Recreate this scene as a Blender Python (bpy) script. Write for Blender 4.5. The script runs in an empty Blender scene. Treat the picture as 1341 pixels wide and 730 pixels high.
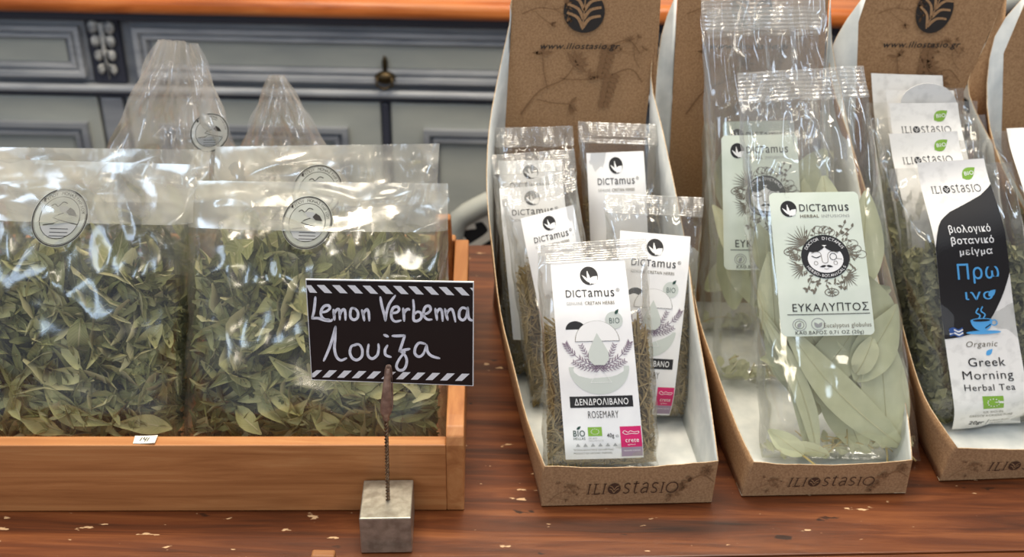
import bpy, bmesh, math, random
import numpy as np
from mathutils import Vector, Matrix, noise

# ------------------------------------------------------------------ camera, world, lights, exposure
F, CX, CY = 1400.0, 670.5, 365.0
PITCH, ROLL, CAMH = math.radians(28.5), 0.0201, 0.512
sc = bpy.context.scene
COL = sc.collection
fwd = Vector((0, math.cos(PITCH), -math.sin(PITCH)))
_r0, _u0 = Vector((1, 0, 0)), Vector((0, math.sin(PITCH), math.cos(PITCH)))
RT = _r0*math.cos(ROLL) + _u0*math.sin(ROLL)
UP = _u0*math.cos(ROLL) - _r0*math.sin(ROLL)
EYE = Vector((0, 0, CAMH))
cd = bpy.data.cameras.new('camera'); cam = bpy.data.objects.new('camera', cd); COL.objects.link(cam)
cd.sensor_width = 36; cd.lens = F/1341*36; cd.clip_start = 0.02
m3 = Matrix((RT, UP, -fwd)).transposed()
cam.matrix_world = Matrix.Translation(EYE) @ m3.to_4x4()
cd.dof.use_dof = True; cd.dof.focus_distance = 0.69; cd.dof.aperture_fstop = 9.0
sc.camera = cam
w = bpy.data.worlds.new('room_light'); sc.world = w; w.use_nodes = True
w.node_tree.nodes['Background'].inputs[0].default_value = (0.80, 0.86, 1.0, 1)
w.node_tree.nodes['Background'].inputs[1].default_value = 0.28
def area(name, loc, target, sx, sy, power, col):
    d = bpy.data.lights.new(name, 'AREA'); d.shape = 'RECTANGLE'; d.size = sx; d.size_y = sy; d.energy = power; d.color = col
    o = bpy.data.objects.new(name, d); COL.objects.link(o); o.location = loc
    o.rotation_euler = (Vector(target)-Vector(loc)).to_track_quat('-Z', 'Y').to_euler(); return o
area('overhead_light', (-0.25, 1.0, 1.75), (0.0, 0.75, 0), 1.3, 0.35, 23, (1.0, 0.88, 0.70))
area('overhead_light', (0.35, 0.55, 1.75), (0.1, 0.75, 0), 0.9, 0.25, 10, (1.0, 0.92, 0.80))
area('window_light', (-1.5, -0.5, 1.15), (0.0, 0.8, 0.05), 0.35, 0.9, 6, (0.62, 0.78, 1.0))
area('window_light', (1.25, 0.0, 1.5), (0.1, 0.8, 0.05), 0.25, 0.6, 4, (0.70, 0.83, 1.0))
area('overhead_light', (0.0, 1.25, 1.5), (0.0, 1.7, -0.1), 1.6, 0.3, 12, (1.0, 0.9, 0.75))  # added fill light aimed at the sideboard to brighten it
for x, z, sx, sy, pw, c in ((-0.9, 1.05, 0.22, 0.7, 3.8, (0.62, 0.80, 1.0)), (-0.2, 1.25, 0.5, 0.10, 2.2, (1.0, 0.9, 0.72)), (0.35, 0.95, 0.16, 0.6, 2.6, (0.66, 0.82, 1.0)), (0.95, 1.35, 0.5, 0.12, 2.2, (1.0, 0.9, 0.74)), (-0.35, 0.62, 0.35, 0.10, 1.6, (1.0, 0.88, 0.70))):
    area('film_glint_light', (x, -1.3, z), (0, 0.8, 0.1), sx, sy, pw, c)  # added lights behind the camera, only for glints and streaks on the film
for i, (x, y) in enumerate(((-0.55, 0.35), (0.15, 0.95), (0.75, 0.55))):
    d = bpy.data.lights.new('spot_lamp', 'SPOT'); d.energy = 7; d.color = (1.0, 0.86, 0.66); d.spot_size = 1.5; d.spot_blend = 0.7; d.shadow_soft_size = 0.035
    o = bpy.data.objects.new('spot_lamp', d); COL.objects.link(o); o.location = (x, y, 1.7)
    o.rotation_euler = (Vector((x*0.6, 0.8, 0))-o.location).to_track_quat('-Z', 'Y').to_euler()
sc.view_settings.view_transform = 'Standard'; sc.view_settings.look = 'None'
sc.view_settings.gamma = 1; sc.view_settings.use_curve_mapping = False
sc.view_settings.exposure = 0.1
sc.cycles.transparent_max_bounces = 40; sc.cycles.max_bounces = 8

# ------------------------------------------------------------------ pixel <-> place
def ray(px, py): return fwd*F + RT*(px-CX) + UP*(CY-py)
def P(px, py, Y): d = ray(px, py); return EYE + d*(Y/d.y)                 # point at distance Y
def PZ(px, py, z): d = ray(px, py); return EYE + d*((z-CAMH)/d.z)         # point on level z
def PYZ(px, Y, z):
    dz = z-CAMH; dep = Y*fwd.y + dz*fwd.z
    return Vector(((((px-CX)/F*dep) - math.sin(ROLL)*(Y*_u0.y+dz*_u0.z))/math.cos(ROLL), Y, z))
def on_plane(px, py, p0, n): d = ray(px, py); return EYE + d*((p0-EYE).dot(n)/d.dot(n))

def lin(c):
    return tuple(((v/255)/12.92 if v/255 <= 0.04045 else ((v/255+0.055)/1.055)**2.4) for v in c)+(1,)

# ------------------------------------------------------------------ object helpers
def tag(o, label=None, cat=None, group=None, kind=None):
    for k, v in (('label', label), ('category', cat), ('group', group), ('kind', kind)):
        if v: o[k] = v
    return o
def thing(name, loc, label, cat, group=None):
    o = bpy.data.objects.new(name, None); COL.objects.link(o); o.location = loc; o.empty_display_size = 0.02
    return tag(o, label, cat, group)
def base_of(o):
    v = Vector((0, 0, 0))
    while o: v = v+Vector(o.location); o = o.parent
    return v
def mk(name, vs, fs, mats, parent=None, mi=None, smooth=True, uvs=None, origin=None):
    b = base_of(parent) if parent else Vector((0, 0, 0))
    me = bpy.data.meshes.new(name)
    o0 = Vector(origin) if origin is not None else b
    arr = np.array([tuple(v) for v in vs], dtype=float) - np.array(o0)
    me.from_pydata(arr.tolist(), [], fs)
    for m in (mats if isinstance(mats, (list, tuple)) else [mats]): me.materials.append(m)
    if mi: me.polygons.foreach_set('material_index', mi)
    me.polygons.foreach_set('use_smooth', [smooth]*len(me.polygons))
    if uvs is not None:
        l = me.uv_layers.new(name='UVMap'); idx = np.zeros(len(me.loops), dtype=int); me.loops.foreach_get('vertex_index', idx)
        l.data.foreach_set('uv', np.array(uvs, dtype=float)[idx].ravel())
    me.update()
    o = bpy.data.objects.new(name, me); COL.objects.link(o)
    if parent: o.parent = parent
    o.location = o0-b
    return o
def bev(o, w=0.001, seg=2):
    m = o.modifiers.new('bevel', 'BEVEL'); m.width = w; m.segments = seg; m.limit_method = 'ANGLE'; return o
class MB:
    def __init__(s): s.v = []; s.f = []; s.m = []
    def add(s, vs, fs, mi=0):
        k = len(s.v); s.v += [Vector(v) for v in vs]; s.f += [tuple(i+k for i in f) for f in fs]; s.m += [mi]*len(fs); return s
    def hexa(s, c, mi=0):   # 8 corners: bottom 4 ccw, top 4 ccw
        return s.add(c, [(3, 2, 1, 0), (4, 5, 6, 7), (0, 1, 5, 4), (1, 2, 6, 5), (2, 3, 7, 6), (3, 0, 4, 7)], mi)
    def box(s, lo, hi, mi=0, fr=None):
        x0, y0, z0 = lo; x1, y1, z1 = hi
        c = [(x0, y0, z0), (x1, y0, z0), (x1, y1, z0), (x0, y1, z0), (x0, y0, z1), (x1, y0, z1), (x1, y1, z1), (x0, y1, z1)]
        return s.hexa([fr(*q) for q in c] if fr else c, mi)
    def tube(s, pts, rad, n=8, mi=0):
        pts = [Vector(p) for p in pts]; k = len(s.v); N = len(pts)
        rs = rad if isinstance(rad, (list, tuple)) else [rad]*N
        for i, p in enumerate(pts):
            t = (pts[min(i+1, N-1)]-pts[max(i-1, 0)]).normalized()
            a = t.cross(Vector((0.13, 0.99, 0.31))).normalized(); b = t.cross(a)
            for j in range(n):
                q = 2*math.pi*j/n; s.v.append(p+(a*math.cos(q)+b*math.sin(q))*rs[i])
        for i in range(N-1):
            for j in range(n):
                s.f.append((k+i*n+j, k+i*n+(j+1) % n, k+(i+1)*n+(j+1) % n, k+(i+1)*n+j)); s.m.append(mi)
        s.f.append(tuple(k+j for j in range(n))[::-1]); s.f.append(tuple(k+(N-1)*n+j for j in range(n))); s.m += [mi, mi]
        return s
    def ball(s, c, r, n=8, mi=0, sx=1, sy=1, sz=1):
        k = len(s.v); c = Vector(c)
        for i in range(n//2+1):
            th = math.pi*i/(n//2)
            for j in range(n):
                ph = 2*math.pi*j/n
                s.v.append(c+Vector((r*sx*math.sin(th)*math.cos(ph), r*sy*math.sin(th)*math.sin(ph), r*sz*math.cos(th))))
        for i in range(n//2):
            for j in range(n):
                s.f.append((k+i*n+j, k+(i+1)*n+j, k+(i+1)*n+(j+1) % n, k+i*n+(j+1) % n)); s.m.append(mi)
        return s
    def build(s, name, mats, parent=None, smooth=False, origin=None):
        return mk(name, s.v, s.f, mats, parent, s.m, smooth, origin=origin)

# ------------------------------------------------------------------ materials
def newmat(name):
    m = bpy.data.materials.new(name); m.use_nodes = True; nt = m.node_tree
    return m, nt, nt.nodes['Principled BSDF'], nt.nodes, nt.links
def flat(name, rgb, rough=0.6, metal=0.0, spec=0.5):
    m, nt, b, N, L = newmat(name)
    b.inputs['Base Color'].default_value = lin(rgb); b.inputs['Roughness'].default_value = rough
    b.inputs['Metallic'].default_value = metal; b.inputs['Specular IOR Level'].default_value = spec
    return m
def noisy(name, c1, c2, scale=(30, 30, 30), rough=0.6, bump=0.0, detail=6, lo=0.35, hi=0.65, c3=None, metal=0.0, spec=0.5, distort=0.0, bscale=None):
    m, nt, b, N, L = newmat(name)
    tc = N.new('ShaderNodeTexCoord'); mp = N.new('ShaderNodeMapping'); mp.inputs['Scale'].default_value = scale
    L.new(tc.outputs['Object'], mp.inputs[0])
    n = N.new('ShaderNodeTexNoise'); n.inputs['Scale'].default_value = 1; n.inputs['Detail'].default_value = detail; n.inputs['Distortion'].default_value = distort
    L.new(mp.outputs[0], n.inputs['Vector'])
    r = N.new('ShaderNodeValToRGB'); r.color_ramp.elements[0].position = lo; r.color_ramp.elements[1].position = hi
    r.color_ramp.elements[0].color = lin(c1); r.color_ramp.elements[1].color = lin(c2)
    if c3: e = r.color_ramp.elements.new((lo+hi)/2); e.color = lin(c3)
    L.new(n.outputs[0], r.inputs[0]); L.new(r.outputs[0], b.inputs['Base Color'])
    b.inputs['Roughness'].default_value = rough; b.inputs['Metallic'].default_value = metal; b.inputs['Specular IOR Level'].default_value = spec
    if bump:
        bp = N.new('ShaderNodeBump'); bp.inputs['Strength'].default_value = bump; bp.inputs['Distance'].default_value = 0.001
        if bscale:
            n2 = N.new('ShaderNodeTexNoise'); n2.inputs['Scale'].default_value = bscale; n2.inputs['Detail'].default_value = 4
            L.new(tc.outputs['Object'], n2.inputs['Vector']); L.new(n2.outputs[0], bp.inputs['Height'])
        else: L.new(n.outputs[0], bp.inputs['Height'])
        L.new(bp.outputs[0], b.inputs['Normal'])
    return m
def wood(name, dark, mid, light, grain=(4, 60, 60), rough=0.45, flecks=False, spec=0.5, ring=14, rot=(0, 0, 0)):
    m, nt, b, N, L = newmat(name)
    tc = N.new('ShaderNodeTexCoord'); mp = N.new('ShaderNodeMapping'); mp.inputs['Scale'].default_value = grain; mp.inputs['Rotation'].default_value = rot
    L.new(tc.outputs['Object'], mp.inputs[0])
    n = N.new('ShaderNodeTexNoise'); n.inputs['Scale'].default_value = 1; n.inputs['Detail'].default_value = 9; n.inputs['Roughness'].default_value = 0.62; n.inputs['Distortion'].default_value = 0.6
    L.new(mp.outputs[0], n.inputs['Vector'])
    r = N.new('ShaderNodeValToRGB'); e = r.color_ramp.elements; e[0].position = 0.3; e[1].position = 0.72
    e[0].color = lin(dark); e[1].color = lin(light); q = e.new(0.5); q.color = lin(mid)
    L.new(n.outputs[0], r.inputs[0]); out = r.outputs[0]
    n3 = N.new('ShaderNodeTexNoise'); n3.inputs['Scale'].default_value = ring*0.35; n3.inputs['Detail'].default_value = 3
    L.new(tc.outputs['Object'], n3.inputs['Vector'])
    mx = N.new('ShaderNodeMix'); mx.data_type = 'RGBA'; mx.blend_type = 'MULTIPLY'; mx.inputs['Factor'].default_value = 0.55
    r3 = N.new('ShaderNodeValToRGB'); r3.color_ramp.elements[0].position = 0.35; r3.color_ramp.elements[1].position = 0.62
    r3.color_ramp.elements[0].color = (0.5, 0.45, 0.42, 1); r3.color_ramp.elements[1].color = (1, 1, 1, 1)
    L.new(n3.outputs[0], r3.inputs[0]); L.new(out, mx.inputs['A']); L.new(r3.outputs[0], mx.inputs['B']); out = mx.outputs['Result']
    if flecks:
        for sc_, thr, col in (((60, 150, 60), 0.69, (205, 170, 130)), ((38, 90, 38), 0.70, (45, 22, 10))):
            mp2 = N.new('ShaderNodeMapping'); mp2.inputs['Scale'].default_value = sc_; mp2.inputs['Location'].default_value = (sc_[0], 3, 1)
            L.new(tc.outputs['Object'], mp2.inputs[0])
            nn = N.new('ShaderNodeTexNoise'); nn.inputs['Scale'].default_value = 1; nn.inputs['Detail'].default_value = 3; L.new(mp2.outputs[0], nn.inputs['Vector'])
            rr = N.new('ShaderNodeValToRGB'); rr.color_ramp.elements[0].position = thr; rr.color_ramp.elements[1].position = thr+0.03
            L.new(nn.outputs[0], rr.inputs[0])
            m2 = N.new('ShaderNodeMix'); m2.data_type = 'RGBA'; L.new(rr.outputs[0], m2.inputs['Factor']); L.new(out, m2.inputs['A']); m2.inputs['B'].default_value = lin(col)
            out = m2.outputs['Result']
    L.new(out, b.inputs['Base Color']); b.inputs['Roughness'].default_value = rough; b.inputs['Specular IOR Level'].default_value = spec
    bp = N.new('ShaderNodeBump'); bp.inputs['Strength'].default_value = 0.35; bp.inputs['Distance'].default_value = 0.0008
    L.new(n.outputs[0], bp.inputs['Height']); L.new(bp.outputs[0], b.inputs['Normal'])
    return m
def film(name, milk=0.05, tint=(1, 1, 1), rough=0.05, refl=0.05, scale=26, bump=0.6, vary=0.0):
    m, nt, b, N, L = newmat(name); N.remove(b); out = N['Material Output']
    tc = N.new('ShaderNodeTexCoord')
    vo = N.new('ShaderNodeTexVoronoi'); vo.feature = 'DISTANCE_TO_EDGE'; vo.inputs['Scale'].default_value = scale
    no = N.new('ShaderNodeTexNoise'); no.inputs['Scale'].default_value = scale*0.5; no.inputs['Detail'].default_value = 2
    ad = N.new('ShaderNodeMix'); ad.data_type = 'RGBA'; ad.inputs['Factor'].default_value = 0.08
    L.new(tc.outputs['Object'], no.inputs['Vector']); L.new(tc.outputs['Object'], ad.inputs['A']); L.new(no.outputs['Color'], ad.inputs['B'])
    L.new(ad.outputs['Result'], vo.inputs['Vector'])
    mul = N.new('ShaderNodeMath'); mul.operation = 'MINIMUM'; mul.inputs[1].default_value = 0.12; L.new(vo.outputs['Distance'], mul.inputs[0])
    sm = N.new('ShaderNodeMath'); sm.operation = 'ADD'; L.new(mul.outputs[0], sm.inputs[0]); L.new(no.outputs[0], sm.inputs[1])
    bp = N.new('ShaderNodeBump'); bp.inputs['Strength'].default_value = bump; bp.inputs['Distance'].default_value = 0.004; L.new(sm.outputs[0], bp.inputs['Height'])
    tr = N.new('ShaderNodeBsdfTransparent'); tr.inputs[0].default_value = (0.975, 0.975, 0.965, 1)
    gl = N.new('ShaderNodeBsdfGlossy'); gl.inputs['Roughness'].default_value = rough; gl.inputs[0].default_value = (1, 1, 1, 1); L.new(bp.outputs[0], gl.inputs['Normal'])
    fr = N.new('ShaderNodeFresnel'); fr.inputs['IOR'].default_value = 1.48; L.new(bp.outputs[0], fr.inputs['Normal'])
    a = N.new('ShaderNodeMath'); a.operation = 'MULTIPLY_ADD'; a.inputs[1].default_value = 1.1; a.inputs[2].default_value = refl; a.use_clamp = True
    L.new(fr.outputs[0], a.inputs[0])
    cap = N.new('ShaderNodeMath'); cap.operation = 'MINIMUM'; cap.inputs[1].default_value = 0.55; L.new(a.outputs[0], cap.inputs[0])
    m1 = N.new('ShaderNodeMixShader'); L.new(cap.outputs[0], m1.inputs[0]); L.new(tr.outputs[0], m1.inputs[1]); L.new(gl.outputs[0], m1.inputs[2])
    df = N.new('ShaderNodeBsdfDiffuse'); df.inputs[0].default_value = tint+(1,)
    tl = N.new('ShaderNodeBsdfTranslucent'); tl.inputs[0].default_value = tint+(1,)
    m0 = N.new('ShaderNodeMixShader'); m0.inputs[0].default_value = 0.45; L.new(df.outputs[0], m0.inputs[1]); L.new(tl.outputs[0], m0.inputs[2])
    m2 = N.new('ShaderNodeMixShader'); L.new(m1.outputs[0], m2.inputs[1]); L.new(m0.outputs[0], m2.inputs[2])
    if vary:
        n4 = N.new('ShaderNodeTexNoise'); n4.inputs['Scale'].default_value = 14; n4.inputs['Detail'].default_value = 3; n4.inputs['Distortion'].default_value = 1.2
        L.new(tc.outputs['Object'], n4.inputs['Vector'])
        mr = N.new('ShaderNodeMapRange'); mr.inputs[1].default_value = 0.35; mr.inputs[2].default_value = 0.65; mr.inputs[3].default_value = milk*(1-vary); mr.inputs[4].default_value = milk*(1+vary)
        L.new(n4.outputs[0], mr.inputs[0]); L.new(mr.outputs[0], m2.inputs[0])
    else: m2.inputs[0].default_value = milk
    L.new(m2.outputs[0], out.inputs[0])
    return m
def leafmat(name, a, b_, under, rib, rough=0.6, veins=True, island=False, spots=None, transl=0.0):
    m, nt, b, N, L = newmat(name)
    if island: rnd = N.new('ShaderNodeNewGeometry').outputs['Random Per Island']
    else: rnd = N.new('ShaderNodeObjectInfo').outputs['Random']
    tc = N.new('ShaderNodeTexCoord'); no = N.new('ShaderNodeTexNoise'); no.inputs['Scale'].default_value = 90; no.inputs['Detail'].default_value = 4
    L.new(tc.outputs['Object'], no.inputs['Vector'])
    ma = N.new('ShaderNodeMath'); ma.operation = 'MULTIPLY_ADD'; ma.inputs[1].default_value = 0.75; L.new(rnd, ma.inputs[0])
    mb = N.new('ShaderNodeMath'); mb.operation = 'MULTIPLY_ADD'; mb.inputs[1].default_value = 1.2; mb.inputs[2].default_value = -0.45; L.new(no.outputs[0], mb.inputs[0]); L.new(mb.outputs[0], ma.inputs[2]); ma.use_clamp = True
    mx = N.new('ShaderNodeMix'); mx.data_type = 'RGBA'; mx.inputs['A'].default_value = lin(a); mx.inputs['B'].default_value = lin(b_); L.new(ma.outputs[0], mx.inputs['Factor'])
    g = N.new('ShaderNodeNewGeometry'); m2 = N.new('ShaderNodeMix'); m2.data_type = 'RGBA'; L.new(g.outputs['Backfacing'], m2.inputs['Factor'])
    L.new(mx.outputs['Result'], m2.inputs['A']); m2.inputs['B'].default_value = lin(under); out = m2.outputs['Result']
    if veins:
        sp = N.new('ShaderNodeSeparateXYZ'); L.new(tc.outputs['UV'], sp.inputs[0])
        d = N.new('ShaderNodeMath'); d.operation = 'SUBTRACT'; d.inputs[1].default_value = 0.5; L.new(sp.outputs[0], d.inputs[0])
        ab = N.new('ShaderNodeMath'); ab.operation = 'ABSOLUTE'; L.new(d.outputs[0], ab.inputs[0])
        r = N.new('ShaderNodeMapRange'); r.inputs[1].default_value = 0.02; r.inputs[2].default_value = 0.06; r.inputs[3].default_value = 0.8; r.inputs[4].default_value = 0; L.new(ab.outputs[0], r.inputs[0])
        # side veins: sin((v - 0.35|u|) * k)
        q = N.new('ShaderNodeMath'); q.operation = 'MULTIPLY_ADD'; q.inputs[1].default_value = -0.32; L.new(ab.outputs[0], q.inputs[0]); L.new(sp.outputs[1], q.inputs[2])
        q2 = N.new('ShaderNodeMath'); q2.operation = 'MULTIPLY'; q2.inputs[1].default_value = 95; L.new(q.outputs[0], q2.inputs[0])
        q3 = N.new('ShaderNodeMath'); q3.operation = 'SINE'; L.new(q2.outputs[0], q3.inputs[0])
        r2 = N.new('ShaderNodeMapRange'); r2.inputs[1].default_value = 0.75; r2.inputs[2].default_value = 1; r2.inputs[3].default_value = 0; r2.inputs[4].default_value = 0.3; L.new(q3.outputs[0], r2.inputs[0])
        mxx = N.new('ShaderNodeMath'); mxx.operation = 'MAXIMUM'; L.new(r.outputs[0], mxx.inputs[0]); L.new(r2.outputs[0], mxx.inputs[1])
        m3_ = N.new('ShaderNodeMix'); m3_.data_type = 'RGBA'; L.new(mxx.outputs[0], m3_.inputs['Factor']); L.new(out, m3_.inputs['A']); m3_.inputs['B'].default_value = lin(rib); out = m3_.outputs['Result']
        bp = N.new('ShaderNodeBump'); bp.inputs['Strength'].default_value = 0.5; bp.inputs['Distance'].default_value = 0.0006; L.new(mxx.outputs[0], bp.inputs['Height']); L.new(bp.outputs[0], b.inputs['Normal'])
    if spots:
        n5 = N.new('ShaderNodeTexNoise'); n5.inputs['Scale'].default_value = 60; n5.inputs['Detail'].default_value = 2; L.new(tc.outputs['Object'], n5.inputs['Vector'])
        r5 = N.new('ShaderNodeMapRange'); r5.inputs[1].default_value = 0.68; r5.inputs[2].default_value = 0.74; r5.inputs[4].default_value = 0.55; L.new(n5.outputs[0], r5.inputs[0])
        m5 = N.new('ShaderNodeMix'); m5.data_type = 'RGBA'; L.new(r5.outputs[0], m5.inputs['Factor']); L.new(out, m5.inputs['A']); m5.inputs['B'].default_value = lin(spots); out = m5.outputs['Result']
    L.new(out, b.inputs['Base Color']); b.inputs['Roughness'].default_value = rough; b.inputs['Specular IOR Level'].default_value = 0.3
    return m
M = dict(
    table=wood('table_wood', (46, 21, 8), (98, 50, 22), (142, 84, 45), grain=(5, 70, 70), rough=0.38, flecks=True),
    crate=wood('pine_crate_wood', (148, 92, 48), (178, 118, 68), (200, 146, 92), grain=(5, 55, 110), rough=0.5, ring=9),
    crate_end=wood('pine_end_wood', (146, 88, 46), (176, 116, 66), (198, 142, 88), grain=(60, 6, 60), rough=0.5, ring=9),
    kraft=noisy('kraft_board', (146, 112, 80), (170, 134, 98), (700, 700, 700), rough=0.85, detail=3, spec=0.2),
    kraft_edge=noisy('torn_board_edge', (180, 150, 115), (215, 190, 155), (500, 500, 500), rough=0.9),
    board_in=noisy('white_board_lining', (196, 200, 198), (216, 218, 214), (60, 60, 60), rough=0.55, spec=0.4),
    ink_brown=flat('brown_ink', (70, 44, 26), 0.7), ink_faint=flat('faint_brown_ink', (128, 94, 62), 0.8), ink_black=flat('black_ink', (34, 28, 24), 0.6),
    paper=noisy('label_paper', (228, 228, 230), (240, 240, 240), (40, 40, 40), rough=0.45),
    paper_green=noisy('pale_green_label_paper', (206, 216, 202), (216, 224, 212), (40, 40, 40), rough=0.4),
    paper_tex=noisy('mottled_label_paper', (218, 216, 212), (236, 234, 230), (120, 120, 120), rough=0.6, lo=0.3, hi=0.5),
    black=flat('printed_black', (22, 20, 22), 0.5), white=flat('printed_white', (235, 235, 235), 0.5), grey=flat('printed_grey', (150, 152, 152), 0.6),
    sage=flat('printed_sage', (198, 205, 200), 0.6), mauve=flat('printed_mauve', (128, 112, 130), 0.6), olive=flat('printed_olive_line', (112, 106, 94), 0.6),
    green=flat('printed_green', (128, 172, 58), 0.5), dgreen=flat('printed_dark_green', (30, 66, 56), 0.5), magenta=flat('printed_magenta', (204, 22, 100), 0.5), lav=flat('printed_lavender', (158, 138, 160), 0.6),
    blue=flat('printed_blue', (84, 166, 226), 0.5), navy=flat('printed_flag_blue', (46, 84, 150), 0.5),
    film=film('clear_film', 0.045, (0.95, 0.95, 0.92), 0.09, 0.05, 12, 0.16, 0.6),
    film_v=film('clear_bag_film', 0.04, (0.92, 0.93, 0.86), 0.15, 0.05, 8, 0.15, 0.8), neck=film('twisted_neck_film', 0.17, (0.94, 0.90, 0.84), 0.10, 0.12, 9, 0.25, 0.7),  # neck: warm reflection painted in as extra tinted milk
    flap=film('folded_film', 0.34, (0.97, 0.94, 0.80), 0.14, 0.15, 7, 0.25, 0.6),  # double film; a warm reflection is also put into its cream milk
    seal=film('ribbed_seal_film', 0.22, (0.93, 0.92, 0.88), 0.2, 0.10, 60, 0.3),
    stamp=film('stamp_sticker_film', 0.45, (0.80, 0.85, 0.80), 0.3, 0.03, 20, 0.1),
    v_leaf=leafmat('verbena_leaf', (136, 138, 84), (206, 202, 144), (204, 198, 150), (222, 212, 166)),
    v_leaf_shade=leafmat('shaded_verbena_mass', (78, 82, 42), (156, 156, 98), (136, 134, 90), (160, 156, 108), island=True),  # darker than the front leaves: shade in the gaps put into the colour
    e_leaf=leafmat('eucalyptus_leaf', (200, 202, 164), (226, 226, 190), (208, 208, 172), (220, 208, 160), veins=False, spots=(176, 140, 110)),
    e_rib=flat('eucalyptus_midrib', (214, 208, 168), 0.6), e_stem=flat('eucalyptus_stem', (206, 184, 120), 0.6),
    r_needle=leafmat('rosemary_needle', (116, 94, 62), (228, 204, 154), (176, 154, 108), (0, 0, 0), veins=False, island=True),
    t_bit=leafmat('tea_leaf_bits', (84, 86, 56), (184, 180, 136), (150, 148, 110), (0, 0, 0), veins=False, island=True),
    card=flat('black_card', (20, 17, 18), 0.35), card_w=flat('white_card_edge', (238, 238, 236), 0.5), chalk=noisy('white_marker', (215, 215, 222), (242, 242, 248), (300, 300, 300), rough=0.5),
    steel=noisy('worn_steel', (158, 152, 138), (190, 186, 172), (160, 160, 160), rough=0.36, metal=0.8, bump=0.05),
    clip=noisy('bronzed_clip', (124, 98, 84), (164, 136, 118), (200, 200, 200), rough=0.4, metal=0.25), wire=noisy('twisted_wire', (78, 58, 44), (150, 122, 92), (500, 500, 500), rough=0.4, metal=0.8),
    paint=noisy('grey_blue_paint', (112, 116, 124), (150, 153, 156), (6, 6, 30), rough=0.5, lo=0.3, hi=0.7),
    paint_panel=noisy('pale_grey_paint', (150, 154, 150), (176, 178, 168), (5, 5, 14), rough=0.5, lo=0.3, hi=0.7),
    paint_edge=noisy('rubbed_paint', (140, 144, 150), (176, 178, 180), (9, 9, 60), rough=0.45),
    paint_dark=flat('dark_blue_grey_paint_shade', (52, 54, 66), 0.5), carve=noisy('rubbed_carving', (120, 122, 124), (210, 208, 200), (60, 60, 60), rough=0.5),
    dtop=wood('orange_top_wood', (150, 74, 30), (196, 108, 52), (222, 138, 76), grain=(4, 50, 50), rough=0.25),
    brass=flat('dark_brass', (70, 58, 38), 0.35, 0.8),
    fab=flat('black_fabric', (16, 15, 16), 0.85), fabw=flat('white_fabric_scroll', (205, 200, 186), 0.85),
    floor=noisy('stone_floor', (120, 108, 94), (150, 136, 120), (8, 8, 8), rough=0.5), wall=noisy('plaster_wall', (196, 188, 172), (210, 202, 188), (4, 4, 4), rough=0.8),
    sticker=flat('sticker_paper', (232, 228, 214), 0.5),
)

# ------------------------------------------------------------------ room shell
TZ = -0.76
FY = 2.15
tag(MB().box((-2.6, -1.2, TZ-0.05), (2.8, FY+0.1, TZ)).build('floor', M['floor']), kind='structure')
tag(MB().box((-2.6, FY, TZ), (2.8, FY+0.1, 2.0)).build('wall_back', M['wall']), kind='structure')

# ------------------------------------------------------------------ table
tb = thing('table', (0, 0.6, TZ), 'reddish brown worn wooden table under the crate and boxes', 'table')
Tback = PZ(622, 321, 0).y
ta, tc_ = PZ(930, 729.5, 0), PZ(1341, 722, 0); td = (tc_-ta).normalized(); tn = Vector((-td.y, td.x, 0))
def TF(x, y, z): return ta+td*x+tn*y+Vector((0, 0, z))
for a, b_ in ((-0.40, -0.1614), (-0.160, -0.0007), (0.0007, (PZ(622, 321, 0)-ta).dot(tn))):
    o = MB().box((-1.2, a, -0.035), (1.15, b_, 0), fr=TF).build('tabletop_plank', M['table'], tb); bev(o, 0.0010)
for x in (-0.98, 1.12):
    for y in (0.15, Tback-0.16):
        bev(MB().box((x, y, TZ), (x+0.07, y+0.07, -0.035)).build('leg', M['table'], tb), 0.004)
for y in (0.17, Tback-0.12):
    bev(MB().box((-0.91, y, -0.12), (1.12, y+0.022, -0.035)).build('apron', M['table'], tb), 0.002)

# ------------------------------------------------------------------ sideboard behind
DY = 1.70
def zq(py, px=330): return P(px, py, DY).z
def xq(px, py): return P(px, py, DY).x
sb = thing('sideboard', (0, DY+0.2, TZ), 'grey blue painted sideboard with orange wooden top behind the table', 'sideboard')
X0, X1 = -1.15, 1.35
zt = zq(15)
MB().box((X0, DY, TZ+0.02), (X1, FY-0.01, zt)).build('body', M['paint'], sb)
tp = MB().box((X0-0.03, DY-0.055, zt+0.004), (X1+0.03, FY-0.005, zt+0.034)).build('top', M['dtop'], sb); bev(tp, 0.012, 4)
bev(MB().box((X0-0.01, DY-0.03, zt-0.012), (X1+0.01, DY, zt+0.004)).build('cornice_shadow', M['paint_dark'], sb), 0.004)  # dark strip: the shadow under the top is put into its colour
def frame(x0, x1, z0, z1, wd, dp, mat, name='moulding', y=DY, chan=True):
    b = MB()
    def fr(ax, az, bx, bz, d):   # mitred ring between rects
        pass
    rects = [(0, 0), (0.0, dp), (wd*0.35, dp), (wd*0.5, dp*0.35), (wd*0.65, dp*0.8), (wd*0.85, dp*0.8), (wd, 0)]
    vs = []
    for ins, d in rects:
        vs += [(x0+ins, y-d, z0+ins), (x1-ins, y-d, z0+ins), (x1-ins, y-d, z1-ins), (x0+ins, y-d, z1-ins)]
    fs = []
    for i in range(len(rects)-1):
        for k in range(4): fs.append((i*4+k, i*4+(k+1) % 4, i*4+4+(k+1) % 4, i*4+4+k))
    b.add(vs, fs)
    return b.build(name, mat, sb)
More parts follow.
